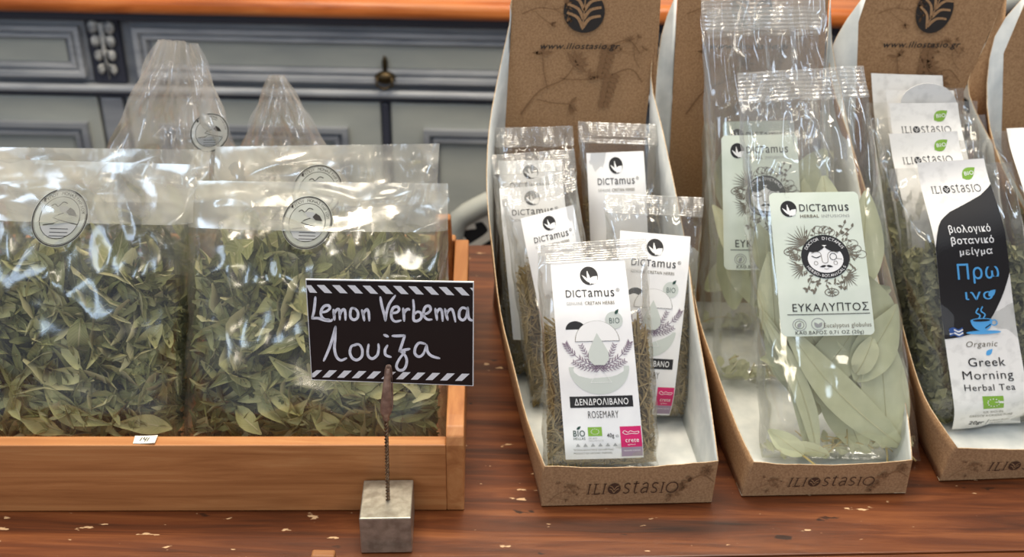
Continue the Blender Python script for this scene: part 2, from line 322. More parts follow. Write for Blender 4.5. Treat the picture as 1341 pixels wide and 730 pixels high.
def drawer(pa, pb):
    x0, x1 = xq(pa, 70), xq(pb, 70); z1, z0 = zq(27), zq(108)
    o = MB().box((x0, DY-0.010, z0), (x1, DY, z1)).build('drawer', M['paint'], sb); bev(o, 0.003)
    i = 0.022
    f = frame(x0+i*0.4, x1-i*0.4, z0+i*0.45, z1-i*0.45, 0.022, 0.012, M['paint_edge'], y=DY-0.010)
    p = MB().box((x0+0.036, DY-0.0125, z0+0.033), (x1-0.036, DY-0.009, z1-0.033)).build('panel', M['paint_panel'], sb)
    for q in (f, p): q.parent = o; q.location = (0, 0, 0)
    return o, (x0+x1)/2, z0, z1
drawer(-330, 121)
o, xc, z0, z1 = drawer(176, 838)
drawer(893, 1350)
h = MB(); hx, hz = xq(506, 85), zq(86)
h.ball((hx, DY-0.02, hz+0.014), 0.008, 10, 0, 0.6, 0.5, 1.7); h.ball((hx, DY-0.024, hz-0.008), 0.014, 12, 0, 1.25, 0.7, 0.8)
h.tube([(hx-0.012, DY-0.03, hz-0.004), (hx-0.013, DY-0.034, hz-0.018), (hx, DY-0.036, hz-0.024), (hx+0.013, DY-0.034, hz-0.018), (hx+0.012, DY-0.03, hz-0.004)], 0.0022, 6)
hh = h.build('handle', M['brass'], sb, True); hh['label'] = 'dark brass drop handle'
for pa in (143, 865):
    x = xq(pa, 70); z1_, z0_ = zq(22), zq(110)
    pl = MB().box((x-0.026, DY-0.012, z0_), (x+0.026, DY, z1_)).build('pilaster', M['paint_dark'], sb); bev(pl, 0.003)
    b = MB(); n = 4
    for k in range(n):
        z = z1_-0.014-k*(z1_-z0_-0.02)/n*1.0; s = 1-0.09*k
        for sx in (-1, 1):
            b.ball((x+sx*0.0135*s, DY-0.017, z-0.003), 0.010*s, 10, 0, 0.85, 0.7, 1.15)
            b.tube([(x+sx*0.004, DY-0.019, z+0.006), (x+sx*0.012, DY-0.021, z), (x+sx*0.010, DY-0.017, z-0.013)], [0.0015, 0.003, 0.001], 6)
    b.tube([(x, DY-0.016, z1_-0.01), (x, DY-0.019, (z0_+z1_)/2), (x, DY-0.014, z0_+0.008)], [0.006, 0.0035, 0.001], 6)
    c = b.build('carving', M['carve'], sb, True); c.parent = pl; c.location = (0, 0, 0); c['label'] = 'pale rubbed leaf carving'
zr1, zr0 = zq(111), zq(124)
bev(MB().box((X0, DY-0.022, zr0+0.004), (X1, DY, zr1)).build('rail', M['paint_edge'], sb), 0.006, 3)
bev(MB().box((X0, DY-0.012, zr0-0.004), (X1, DY, zr0+0.003)).build('rail', M['paint_dark'], sb), 0.002)
def dresser_door(pa, pb, ppa, ppb):
    z1 = zr0-0.006; z0 = TZ+0.12
    x0, x1 = xq(pa, 150), xq(pb, 150)
    o = MB().box((x0, DY-0.010, z0), (x1, DY, z1)).build('door', M['paint_panel'], sb); bev(o, 0.003)
    xa, xb = xq(ppa, 175), xq(ppb, 175); zt_ = zq(164, 500)
    f = frame(xa, xb, z0+0.06, zt_, 0.026, 0.012, M['paint'], y=DY-0.010)
    p = MB().box((xa+0.03, DY-0.0118, z0+0.09), (xb-0.03, DY-0.009, zt_-0.03)).build('panel', M['paint_panel'], sb)
    for q in (f, p): q.parent = o; q.location = (0, 0, 0)
dresser_door(-330, 134, -280, 122); dresser_door(172, 500, 215, 458); dresser_door(513, 842, 556, 800); dresser_door(888, 1220, 930, 1180)
for pa in (153, 506, 865):
    x = xq(pa, 150); hw = 0.018 if pa != 506 else 0.0065
    bev(MB().box((x-hw, DY-0.014, TZ+0.10), (x+hw, DY, zr0-0.006)).build('stile', M['paint_dark'] if pa == 506 else M['paint'], sb), 0.003)
for x in (X0+0.02, X1-0.1):
    bev(MB().box((x, DY+0.0, TZ), (x+0.08, DY+0.08, TZ+0.02)).build('foot', M['paint'], sb), 0.004)

# ------------------------------------------------------------------ 2D print helpers
_tc = {}
def text2d(s, bold=0.0, shear=0.0):
    s = s.translate(str.maketrans('ΚΝΜΑΒΕΗΙΟΡΤΥ', 'KNMABEHIOPTY')); k = (s, bold, shear)
    if k not in _tc:
        c = bpy.data.curves.new('lettering_outline', 'FONT'); c.body = s; c.resolution_u = 3; c.offset = bold; c.shear = shear; c.space_character = 1.1
        o = bpy.data.objects.new('lettering_outline', c); COL.objects.link(o); bpy.context.view_layer.update()
        me = bpy.data.meshes.new_from_object(o.evaluated_get(bpy.context.evaluated_depsgraph_get()))
        bm_ = bmesh.new(); bm_.from_mesh(me); bmesh.ops.triangulate(bm_, faces=bm_.faces[:], ngon_method='EAR_CLIP'); bm_.to_mesh(me); bm_.free()
        v = np.array([tuple(q.co)[:2] for q in me.vertices]); f = [tuple(p.vertices) for p in me.polygons]
        bpy.data.objects.remove(o); bpy.data.curves.remove(c); bpy.data.meshes.remove(me)
        _tc[k] = (v, f)
    return _tc[k]
def stroke_pts(pts, wd, close=False):
    P2 = [np.array(p, dtype=float) for p in pts]; N = len(P2); L_, R_ = [], []
    for i in range(N):
        t = P2[min(i+1, N-1)]-P2[max(i-1, 0)]
        if close and i in (0, N-1): t = P2[1]-P2[N-2]
        t = t/(np.linalg.norm(t)+1e-9); nn = np.array([-t[1], t[0]])
        wi = wd[i] if isinstance(wd, (list, tuple)) else wd
        L_.append(P2[i]+nn*wi/2); R_.append(P2[i]-nn*wi/2)
    return L_+R_, [(i, i+1, N+i+1, N+i) for i in range(N-1)]
def smooth_line(pts, n=4):
    out = []; p = [np.array(q, dtype=float) for q in pts]; N = len(p)
    for i in range(N-1):
        p0, p1, p2, p3 = p[max(i-1, 0)], p[i], p[i+1], p[min(i+2, N-1)]
        for k in range(n):
            t = k/n; out.append(0.5*((2*p1)+(-p0+p2)*t+(2*p0-5*p1+4*p2-p3)*t*t+(-p0+3*p1-3*p2+p3)*t**3))
    out.append(p[-1]); return out
class Print:
    """flat print collected in art coordinates (x right, y down) for one sheet; each name becomes one sub-part"""
    def __init__(s, fmap, parent): s.map = fmap; s.parent = parent; s.d = {}
    def _b(s, name): return s.d.setdefault(name, ([], [], [], []))
    def add(s, name, pts, faces, mat, off=1):
        V, Fc, mi, ms = s._b(name)
        if mat not in ms: ms.append(mat)
        k = len(V); V += [s.map(float(p[0]), float(p[1]), 0.00018*off) for p in pts]; Fc += [tuple(i+k for i in f) for f in faces]; mi += [ms.index(mat)]*len(faces)
    def text(s, name, t, x0, x1, y, h, mat, off=2, bold=0.0, shear=0.0, rot=0.0, keep=False):
        """fit t between x0 and x1, baseline y, cap height h"""
        v, f = text2d(t, bold, shear); mn, mx = v.min(0), v.max(0)
        sx = (x1-x0)/(mx[0]-mn[0]); sy = h/0.70
        q = np.stack([(v[:, 0]-mn[0])*sx, -v[:, 1]*sy], 1)
        if rot: c_, s_ = math.cos(rot), math.sin(rot); q = q@np.array([[c_, s_], [-s_, c_]])
        s.add(name, q+np.array([x0, y]), f, mat, off)
    def arc_text(s, name, t, cx, cy, r, a0, a1, h, mat, off=2, flip=False, ry=None):
        ry = ry or r; n = len(t)
        for i, ch in enumerate(t):
            if ch == ' ': continue
            a = a0+(a1-a0)*(i+0.5)/n; v, f = text2d(ch); c = (v.min(0)+v.max(0))/2; sc_ = h/0.7
            q = (v-np.array([c[0], 0.35]))*sc_; q[:, 1] *= -1
            th = a+math.pi/2 if not flip else a-math.pi/2
            R2 = np.array([[math.cos(th), math.sin(th)], [-math.sin(th), math.cos(th)]])
            s.add(name, q@R2+np.array([cx+r*math.cos(a), cy+ry*math.sin(a)]), f, mat, off)
    def poly(s, name, pts, mat, off=1):   # fan from centroid
        c = np.mean(np.array(pts, dtype=float), 0); n = len(pts)
        s.add(name, [c]+[np.array(p) for p in pts], [(0, i+1, (i+1) % n+1) for i in range(n)], mat, off)
    def ell(s, name, cx, cy, rx, ry, mat, off=1, a0=0, a1=2*math.pi, n=28, rot=0):
        pts = []
        for i in range(n+1):
            a = a0+(a1-a0)*i/n; x, y = rx*math.cos(a), ry*math.sin(a)
            pts.append((cx+x*math.cos(rot)-y*math.sin(rot), cy+x*math.sin(rot)+y*math.cos(rot)))
        s.poly(name, pts, mat, off)
    def ring(s, name, cx, cy, rx, ry, wd, mat, off=1, n=40, a0=0, a1=2*math.pi):
        v = []
        for i in range(n+1):
            a = a0+(a1-a0)*i/n; v += [(cx+rx*math.cos(a), cy+ry*math.sin(a)), (cx+(rx-wd)*math.cos(a), cy+(ry-wd)*math.sin(a))]
        s.add(name, v, [(2*i, 2*i+1, 2*i+3, 2*i+2) for i in range(n)], mat, off)
    def rect(s, name, x0, y0, x1, y1, mat, off=1, nx=6, ny=2):
        v = [(x0+(x1-x0)*i/nx, y0+(y1-y0)*j_/ny) for j_ in range(ny+1) for i in range(nx+1)]
        s.add(name, v, [(j_*(nx+1)+i, j_*(nx+1)+i+1, (j_+1)*(nx+1)+i+1, (j_+1)*(nx+1)+i) for j_ in range(ny) for i in range(nx)], mat, off)
    def line(s, name, pts, wd, mat, off=1, sm=True, n=4):
        p = smooth_line(pts, n) if sm and len(pts) > 2 else pts
        if isinstance(wd, tuple): wd = [wd[0]+(wd[1]-wd[0])*i/(len(p)-1) for i in range(len(p))]
        v, f = stroke_pts(p, wd); s.add(name, v, f, mat, off)
    def leaf(s, name, x, y, ln, wd, ang, mat, off=1, n=7):
        a, b = [], []
        for i in range(n+1):
            t = i/n; w_ = wd/2*math.sin(math.pi*t**0.8); cx, cy = x+math.cos(ang)*ln*t, y+math.sin(ang)*ln*t
            a.append((cx-math.sin(ang)*w_, cy+math.cos(ang)*w_)); b.append((cx+math.sin(ang)*w_, cy-math.cos(ang)*w_))
        s.add(name, a+b, [(i, i+1, n+1+i+1, n+1+i) for i in range(n)], mat, off)
    def done(s):
        out = []
        for name, (V, Fc, mi, ms) in s.d.items():
            out.append(mk(name, V, Fc, [M[q] for q in ms], s.parent, mi, False))
        return out

# the dictamus emblem: dark disc with a pale sprig of leaves
def sprig_disc(p, cx, cy, r, paper='white', ink='black', k=1.0):
    p.ell('emblem', cx, cy, r*k, r, ink, 1)
    p.leaf('emblem', cx+r*0.1, cy+r*0.8, r*1.1, r*0.75, -0.75, paper, 2)
    p.leaf('emblem', cx+r*0.05, cy+r*0.8, r*1.35, r*0.32, -1.75, paper, 2)
    p.leaf('emblem', cx+r*0.05, cy+r*0.75, r*1.2, r*0.26, -2.35, paper, 2)
    p.line('emblem', [(cx+r*0.1, cy+r*0.9), (cx-r*0.1, cy+r*0.3), (cx-r*0.15, cy-r*0.5)], r*0.1, paper, 3)
def dictamus(p, x0, x1, y, h):
    xm = x0+(x1-x0)*0.44
    p.text('lettering', 'DICT', x0, xm, y, h, 'black', bold=0.004)
    p.text('lettering', 'amus', xm+(x1-x0)*0.02, x1, y, h/0.76, 'black', bold=0.002)
# thin serif capitals of the box maker's name
SER = {'I': ([[(0.5, 0), (0.5, 1)]], 0.42), 'L': ([[(0.3, 0), (0.3, 1)], [(0.3, 1), (0.95, 1), (0.98, 0.86)]], 0.62),
       's': ([[(0.85, 0.12), (0.55, 0.0), (0.2, 0.12), (0.25, 0.4), (0.7, 0.58), (0.85, 0.82), (0.5, 1.0), (0.12, 0.88)]], 0.66),
       't': ([[(0.45, -0.2), (0.4, 0.4), (0.42, 0.85), (0.6, 1.0), (0.85, 0.92)], [(0.05, 0.05), (0.85, 0.02)]], 0.6),
       'a': ([[(0.15, 0.15), (0.5, 0.0), (0.78, 0.2), (0.8, 1.0)], [(0.78, 0.5), (0.4, 0.48), (0.12, 0.72), (0.3, 1.0), (0.78, 0.8)]], 0.74),
       'o': ([[(0.5+0.48*math.sin(q*math.pi/6), 0.5-0.5*math.cos(q*math.pi/6)) for q in range(13)]], 1.0)}
def iliostasio(p, x0, x1, y, h, ink, shear=0.0, off=2, name='lettering', wt=0.11):
    """y = baseline"""
    seq = ['I', 'L', 'I', '*', 's', 't', 'a', 's', 'I', 'o']
    wds = [SER[c][1] if c != '*' else 1.15 for c in seq]; tot = sum(wds)+0.12*(len(seq)-1)
    sx = (x1-x0)/tot; x = 0
    for c, wd in zip(seq, wds):
        if c == '*':
            cx = x0+(x+wd/2)*sx; p.ell('emblem', cx, y-h*0.5, wd*sx*0.48, h*0.55, ink, off)
            for dx in (-1, 1):
                for dy in (0.0, 0.3):
                    p.line('emblem', [(cx, y-h*(0.1+dy)), (cx+dx*wd*sx*0.16, y-h*(0.4+dy)), (cx+dx*wd*sx*0.34, y-h*(0.5+dy))], h*0.07, p.bg, off+1)
        else:
            for st in SER[c][0]:
                q = [(x0+(x+u*wd)*sx+(1-v)*h*shear, y-h+v*h) for u, v in st]
                p.line(name, q, (h*wt*1.15, h*wt*0.8), ink, off, n=3)
            if c in 'IL':
                u = 0.5 if c == 'I' else 0.3
                for v in (0, 1): p.line(name, [(x0+(x+(u-0.35)*wd)*sx+(1-v)*h*shear, y-h+v*h), (x0+(x+(u+0.35)*wd)*sx+(1-v)*h*shear, y-h+v*h)], h*0.06, ink, off, sm=False)
        x += wd+0.12

# ------------------------------------------------------------------ cardboard display boxes
def flowers(p, x, y, s, ang, ink, rnd, name='printed_flowers'):
    ca, sa = math.cos(ang), math.sin(ang)
    def T(a, b): return (x+(a*ca-b*sa)*s, y+(a*sa+b*ca)*s)
    p.line(name, [T(0, 0), T(0.4, -0.06), T(0.75, 0.05), T(1, 0)], (0.022*s, 0.010*s), ink)
    for t, d, l in ((0.3, 1, 0.35), (0.5, -1, 0.4), (0.72, 1, 0.28)):
        p.line(name, [T(t, 0), T(t+0.12, d*l*0.5), T(t+0.28, d*l)], 0.012*s, ink)
        for k in range(4):
            a = ang+rnd.uniform(-1.6, 1.6)+d*0.8; c = T(t+0.28, d*l); p.leaf(name, c[0], c[1], 0.15*s, 0.045*s, a, ink)
    for k in range(6):
        c = T(1, 0); p.leaf(name, c[0], c[1], 0.20*s, 0.05*s, ang+(k-2.5)*0.55, ink)
def catkin(p, x, y, s, ang, ink, rnd, name='printed_flowers'):
    p.line(name, [(x, y), (x-0.3*s*math.cos(ang), y-0.35*s), (x-0.8*s*math.cos(ang), y-0.2*s)], 0.03*s, ink)
    for k in range(7):
        t = k/7; cx, cy = x-s*(0.8+0.25*t)*math.cos(ang), y+s*(0.85*t-0.2)
        for d in (-1, 1): p.leaf(name, cx, cy, 0.24*s*(1-0.3*t), 0.13*s, math.pi/2+d*(1.3-0.5*t), ink, 1, 5)
def big_leaf_emblem(p, cx, cy, rx, ry, tilt):
    p.ell('emblem', cx, cy, rx, ry, 'ink_black', 1, rot=tilt, n=36)
    def T(a, b): return (cx+a*rx*math.cos(tilt)-b*ry*math.sin(tilt), cy+a*rx*math.sin(tilt)+b*ry*math.cos(tilt))
    p.line('emblem', [T(0, 0.85), T(0, 0.5), T(0.0, -0.9)], (rx*0.07, rx*0.05), 'kraft', 2)
    for v in (0.75, 0.35, -0.05):
        for d in (-1, 1): p.line('emblem', [T(0, v), T(d*0.3, v-0.45), T(d*0.82, v-0.62)], (rx*0.17, rx*0.12), 'kraft', 2)
def solid(o, t=0.0007, flip=False):
    m = o.modifiers.new('board_thickness', 'SOLIDIFY'); m.thickness = t; m.offset = -1.0 if not flip else 1.0
    m.material_offset = 1; m.material_offset_rim = 2; m.use_even_offset = True; return o
def lerp(a, b, t): return a+(b-a)*t
def carton(label, FL, FR, BLp, BRp, Yb, lipL, lipR, back, Lrim, Rrim, seed, Yf=None, emblem=True, front_print=True):
    """FL/FR: front bottom corners on the table (px). back: [(pxL,pxR,py)] top->bend rows at Yb."""
    rnd = random.Random(seed)
    fl, fr = PZ(*FL, 0.0012), PZ(*FR, 0.0012); bl, br = PYZ(BLp, Yb, 0.0012), PYZ(BRp, Yb, 0.0012)
    bx = thing('display_box', (fl+fr+bl+br)/4, label, 'box', 'cardboard display boxes on the table')
    mats = [M['kraft'], M['board_in'], M['kraft_edge']]
    # floor
    fv = [lerp(lerp(fl, fr, u/6), lerp(bl, br, u/6), v/8) for v in range(9) for u in range(7)]
    o = mk('floor_panel', fv, [(v*7+u, v*7+u+7, v*7+u+8, v*7+u+1) for v in range(8) for u in range(6)], mats, bx, smooth=False); solid(o, 0.0006)
    # front lip
    tl, tr = P(lipL[0], lipL[1], fl.y), P(lipR[0], lipR[1], fr.y)
    N = 14; top = [lerp(tl, tr, i/N)+Vector((0, 0, -0.0035*math.sin(math.pi*i/N)+rnd.uniform(-0.0004, 0.0004))) for i in range(N+1)]
    bot = [lerp(fl, fr, i/N) for i in range(N+1)]
    vs = bot+[lerp(bot[i], top[i], 0.5)+Vector((0, -0.0008*math.sin(math.pi*i/N), 0)) for i in range(N+1)]+top
    lip = mk('front_lip', vs, [(r*(N+1)+i, r*(N+1)+i+1, (r+1)*(N+1)+i+1, (r+1)*(N+1)+i) for r in range(2) for i in range(N)], mats, bx, smooth=False); solid(lip)
    # sides
    sides = []
    for nm, f0, b0, rim, sgn, c0 in (('side_panel', fl, bl, Lrim, 1, tl), ('side_panel', fr, br, Rrim, -1, tr)):
        pts = smooth_line([tuple(c0)]+[tuple(P(*q)) for q in rim[1:]], 3)
        vs, fs = [], []; R = 5
        for q in pts:
            q = Vector(q); t = min(1, max(0, (q.y-f0.y)/(b0.y-f0.y))); b = lerp(f0, b0, t)
            for r in range(R+1):
                s_ = r/R; w_ = lerp(b, q, s_); w_ += Vector((-sgn*0.002*math.sin(math.pi*s_)*math.sin(math.pi*t), 0, 0)); vs.append(w_)
        for i in range(len(pts)-1):
            for r in range(R):
                a = i*(R+1)+r; f = (a, a+1, a+R+2, a+R+1); fs.append(f if sgn > 0 else f[::-1])
        o = mk(nm, vs, fs, mats, bx, smooth=True); solid(o); sides.append(o)
    # back panel
    rows = [(bl, br)]+[(P(a, y, Yb-0.001), P(b, y, Yb-0.001)) for a, b, y in back[::-1]]
    dense = []
    for i in range(len(rows)-1):
        for k in range(4): dense.append((lerp(rows[i][0], rows[i+1][0], k/4), lerp(rows[i][1], rows[i+1][1], k/4)))
    dense.append(rows[-1]); vs = [lerp(a, b, u/6) for a, b in dense for u in range(7)]
    o = mk('back_panel', vs, [(v*7+u, v*7+u+1, v*7+u+8, v*7+u+7) for v in range(len(dense)-1) for u in range(6)], [M['kraft'], M['kraft'], M['kraft_edge']], bx, smooth=False); solid(o, 0.0008)
    # prints on back panel
    A, B = back[0], back[1]
    def mapb(x, y, off):   # x 0..100 across, y pixels down
        t = (y-A[2])/(B[2]-A[2]); l, r = lerp(A[0], B[0], t), lerp(A[1], B[1], t); q = P(l+(r-l)*x/100, y, Yb-0.0022); q.y -= off; return q
    p = Print(mapb, o); p.bg = 'kraft'
    if emblem:
        ecx, ecy, rx, ry, tilt, tx0, tx1, ty = emblem
        def mapp(x, y, off): q = P(x, y, Yb-0.0022); q.y -= off; return q
        p2 = Print(mapp, o); p2.bg = 'kraft'
        big_leaf_emblem(p2, ecx, ecy, rx, ry, tilt)
        p2.text('lettering', 'www.iliostasio.gr', tx0, tx1, ty, 8, 'ink_black', 3, 0.012, 0.35)
        w_ = A[1]-A[0]
        flowers(p2, A[0]+10, 150, w_*0.5, -0.75, 'ink_faint', rnd)
        flowers(p2, A[0]+12, 18, w_*0.3, -0.2, 'ink_faint', rnd)
        catkin(p2, B[1]-8, 70, w_*0.26, 0.2, 'ink_faint', rnd); catkin(p2, B[1]-5, 108, w_*0.26, 0.1, 'ink_faint', rnd)
        flowers(p2, B[1]-8, 90, w_*0.2, -1.9, 'ink_faint', rnd)
        p2.done()
    # prints on lip
    def mapl(x, y, off): q = lerp(lerp(tl, tr, x/100), lerp(fl, fr, x/100), y/25); q.y -= off+0.0011; return q
    p = Print(mapl, lip); p.bg = 'kraft'
    if front_print:
        iliostasio(p, 25, 78, 17.5, 6.2, 'ink_brown', 0.12)
        flowers(p, 4, 22, 14, -0.7, 'ink_faint', rnd); flowers(p, 14, 22, 10, -1.2, 'ink_faint', rnd)
        for k in range(16):
            p.leaf('printed_flowers', 86-k*0.75, 9+k*0.8+rnd.uniform(-1, 1), 3.4, 2.2, rnd.uniform(0, 6.3), 'ink_faint')
        p.line('printed_flowers', [(86, 10), (92, 7.5), (99, 12)], 0.5, 'ink_faint')
        for k in range(7): p.leaf('printed_flowers', 94, 5, 4, 2, k*0.9, 'ink_faint')
    p.done()
    return bx
carton('first brown cardboard display box, right of the wooden crate, holding rosemary bags', (709, 663), (932, 658), 646, 842, 0.885, (713, 611), (941, 604),
       [(671.5, 866, -12), (660, 846, 158), (656, 842, 240)],
       [0, (690, 550, .64), (672, 480, .68), (655, 410, .72), (645, 330, .76), (637, 250, .80), (640, 170, .84), (652, 100, .87), (669, 20, .884), (673, -12, .885)],
       [0, (928, 510, .66), (911, 412, .71), (900, 330, .75), (885, 250, .79), (868, 170, .84), (853, 100, .88), (862, 20, .884), (866, -12, .885)], 1,
       emblem=(765, 15, 27, 28, 0.1, 708, 812, 64))
carton('second brown cardboard display box, holding the tall eucalyptus leaf bags', (971, 650), (1186, 646), 866, 1062, 0.90, (987, 606), (1195, 603),
       [(888, 1086, -12), (877, 1070, 200), (873, 1066, 260)],
       [0, (965, 560, .64), (939, 489, .68), (915, 418, .72), (900, 340, .76), (880, 250, .81), (862, 190, .86), (857, 135, .885), (866, 46, .897), (887, -12, .90)],
       [0, (1190, 550, .65), (1178, 490, .69), (1160, 410, .73), (1143, 330, .78), (1125, 240, .82), (1108, 150, .87), (1090, 60, .898), (1087, -12, .90)], 2,
       emblem=(985, 12, 27, 28, 0.1, 930, 1035, 64))
carton('third brown cardboard display box, holding herbal tea bags with white strap labels', (1230, 630), (1448, 622), 1112, 1292, 0.905, (1254, 587), (1455, 580),
       [(1137.5, 1320, -12), (1094, 1262, 120), (1098, 1264, 200)],
       [0, (1236, 562, .645), (1210, 520, .67), (1190, 460, .71), (1170, 380, .75), (1145, 290, .80), (1115, 190, .85), (1086, 95, .895), (1097, 45, .903), (1136, -12, .905)],
       [0, (1440, 500, .68), (1405, 400, .74), (1370, 320, .79), (1325, 230, .84), (1285, 160, .88), (1268, 108, .902), (1290, 60, .904), (1319, -12, .905)], 3,
       emblem=(1224, 13, 23, 32, 0.45, 1157, 1258, 62))
carton('fourth brown cardboard display box, at the right edge beyond the tea box', (1492, 622), (1705, 615), 1305, 1490, 0.905, (1512, 580), (1718, 572),
       [(1349, 1540, -12), (1291, 1480, 125), (1296, 1484, 210)],
       [0, (1465, 530, .67), (1430, 460, .71), (1395, 380, .75), (1350, 290, .80), (1312, 220, .84), (1292, 140, .885), (1302, 48, .903), (1348, -12, .905)],
       [0, (1690, 500, .68), (1650, 400, .74), (1610, 320, .79), (1560, 230, .84), (1510, 160, .88), (1490, 108, .902), (1515, 40, .904), (1540, -12, .905)], 4, emblem=None)

# ------------------------------------------------------------------ bags
def nz(x, y, z=0.0): return noise.noise(Vector((x, y, z)))
class Bag:
    def __init__(s, TL, TR, BL, BR, Yt, Yb, T, z0=0.004, seed=0, vt=0.8, pw=4, crinkle=1.0, rise=0.12):
        s.c = [P(TL[0], TL[1], Yt), P(TR[0], TR[1], Yt), PYZ(BL, Yb, z0), PYZ(BR, Yb, z0)]
        s.T = T; s.vt = vt; s.seed = seed; s.pw = pw; s.cr = crinkle; s.rise = rise
        a, b, c, d = s.c
        s.n = ((b-a)+(d-c)).cross((a-c)+(b-d)).normalized()
        if s.n.y > 0: s.n = -s.n
        s.ev = ((a+b)/2-(c+d)/2); s.flatzones = []
    def mid(s, u, v): a, b, c, d = s.c; return lerp(lerp(c, d, u), lerp(a, b, u), v)
    def H(s, u, v):
        fu = max(0.0, 1-abs(2*u-1)**s.pw)**0.5
        fv = min(1, max(0.0, v/s.rise))**0.5 if v < s.rise else 1.0
        if v > s.vt: t = (v-s.vt)/(1-s.vt); fv = (1-t*t*(3-2*t))*0.97+0.03
        elif v > 0.45: fv = fv*(1-0.12*(v-0.45)/max(0.01, s.vt-0.45)) if s.vt > 0.45 else fv
        if v > s.vt: fv *= 0.88
        return s.T/2*fu*fv
    def uv(s, p):
        rel = p-(s.c[2]+s.c[3])/2; v = rel.dot(s.ev)/s.ev.length_squared
        l, r = lerp(s.c[2], s.c[0], v), lerp(s.c[3], s.c[1], v); e = r-l
        return (p-l).dot(e)/e.length_squared, v
    def wr(s, u, v, side):
        k = s.seed*7.3+side*31
        amp = 0.0015+0.0062*max(0, v-0.45)*(1-0.8*max(0, v-0.93)/0.07)
        x = u*3.2; y = v*3.4
        r = (1-2.6*abs(nz(x*1.3+k+y*0.5, y*0.7, k)))+0.6*(1-2.6*abs(nz(x*1.1-y*1.6+k, y*0.9+x*0.4+5, k)))+0.4*(1-2.4*abs(nz(x*3.1+k, y*1.3+5, k)))*(0.3+v)
        m = 1.0
        for (a0, a1, b0, b1) in s.flatzones:
            if a0-.06 < u < a1+.06 and b0-.05 < v < b1+.05 and side == 0: m = 0.12
        return (r-0.7)*amp*s.cr*m
    def front(s, u, v, off=0.0): return s.mid(u, v)+s.n*(s.H(u, v)+off)
    def build_film(s, parent, mat, nu=34, nv=46, name='film', vmax=1.0):
        for side in (0, 1):
            vs, fs = [], []
            for j_ in range(nv+1):
                v = vmax*j_/nv
                for i in range(nu+1):
                    u = i/nu; h = s.H(u, v)
                    e = min(1, min(u, 1-u)*12)*min(1, 0.15+v*10)
                    q = s.mid(u, v)+s.n*((h+s.wr(u, v, 0)*e+0.0004) if side == 0 else (-h-abs(s.wr(u, v, 1))*e))
                    ed = (1-min(1, min(u, 1-u)*9))*(0.0035*nz(v*9+s.seed, side, u*2)*(1-v*0.4))*s.cr
                    q += (s.c[3]-s.c[2]).normalized()*ed
                    vs.append(q)
            for j_ in range(nv):
                for i in range(nu):
                    a = j_*(nu+1)+i; f = (a, a+1, a+nu+2, a+nu+1); fs.append(f if side == 0 else f[::-1])
            if side == 0: V, Fc = vs, fs
            else: k = len(V); V += vs; Fc += [tuple(i+k for i in f) for f in fs]
        # bottom gusset closing the front and back sheets
        k = (nv+1)*(nu+1)
        Fc += [(i+1, i, k+i, k+i+1) for i in range(nu)]
        return mk(name, V, Fc, mat, parent)
    def seal(s, parent, v0=0.93, mat=None, ribs=9):
        nu, vs, fs = 40, [], []
        for r in range(ribs*2+1):
            v = v0+(1.004-v0)*r/(ribs*2)
            for i in range(nu+1):
                u = i/nu; vs.append(s.mid(u, v)+s.n*(s.H(u, v)+0.0016+s.wr(u, v, 0)*0.8+(0.0005 if r % 2 else 0)))
        for r in range(ribs*2):
            for i in range(nu): a = r*(nu+1)+i; fs.append((a, a+1, a+nu+2, a+nu+1))
        return mk('seal', vs, fs, mat or M['seal'], parent, smooth=False)
    def labelmap(s, corners, AH, bend=None, lift=0.0011):
        """corners px TL,TR,BR,BL -> map(x 0..100, y 0..AH, off)"""
        p0 = s.mid(0.5, 0.5)+s.n*(s.H(0.5, 0.5)); W = [on_plane(*c, p0, s.n) for c in corners]
        U = [s.uv(q) for q in W]
        def f(x, y, off):
            a, b = x/100, y/AH; q = lerp(lerp(W[0], W[1], a), lerp(W[3], W[2], a), b)
            u, v = s.uv(q); base = q-s.n*((q-s.mid(u, v)).dot(s.n))
            h = s.H(min(0.97, max(0.03, u)), min(max(v, 0.0), 1.0))
            return base+s.n*(h+lift+off+(bend(a, b) if bend else 0))
        us, vv = [q[0] for q in U], [q[1] for q in U]; s.flatzones.append((min(us), max(us), min(vv), max(vv)))
        return f
    def contain(s, V, pad=0.0008, lim=1.0, drape=False):
        """V: N x K x 3 candidate shapes; push each inside the bag"""
        c = [np.array(q) for q in s.c]; n = np.array(s.n); ev = np.array(s.ev); bm = (c[2]+c[3])/2
        for it in range(2):
            rel = V-bm; v = (rel@ev)/ev.dot(ev); v3 = v[..., None]
            l = c[2]+(c[0]-c[2])*v3; r = c[3]+(c[1]-c[3])*v3; e = r-l; L2 = (e*e).sum(-1)
            u = ((V-l)*e).sum(-1)/L2
            el = np.array(s.c[3]-s.c[2]); el /= np.linalg.norm(el); W = np.sqrt(L2)
            du = (np.maximum(0, 0.035-u)*W).max(1)-(np.maximum(0, u-0.965)*W).max(1); V = V+du[:, None, None]*el
            dv = np.maximum(0, 0.012-v).max(1); V = V+dv[:, None, None]*ev
        rel = V-bm; v = np.clip((rel@ev)/ev.dot(ev), 0, 1); v3 = v[..., None]; l = c[2]+(c[0]-c[2])*v3; r = c[3]+(c[1]-c[3])*v3; e = r-l; u = np.clip(((V-l)*e).sum(-1)/(e*e).sum(-1), 0, 1)
        h = ((V-l-u[..., None]*e)*n).sum(-1)
        fu = np.sqrt(np.clip(1-np.abs(2*u-1)**s.pw, 0, 1)); fv = np.where(v < s.rise, np.sqrt(np.clip(v/s.rise, 0, 1)), 1.0); t = np.clip((v-s.vt)/(1-s.vt), 0, 1)
        fv = np.where(v > s.vt, (1-t*t*(3-2*t))*0.97+0.03, fv); fv = np.where(v > 0.45, fv*0.88, fv)
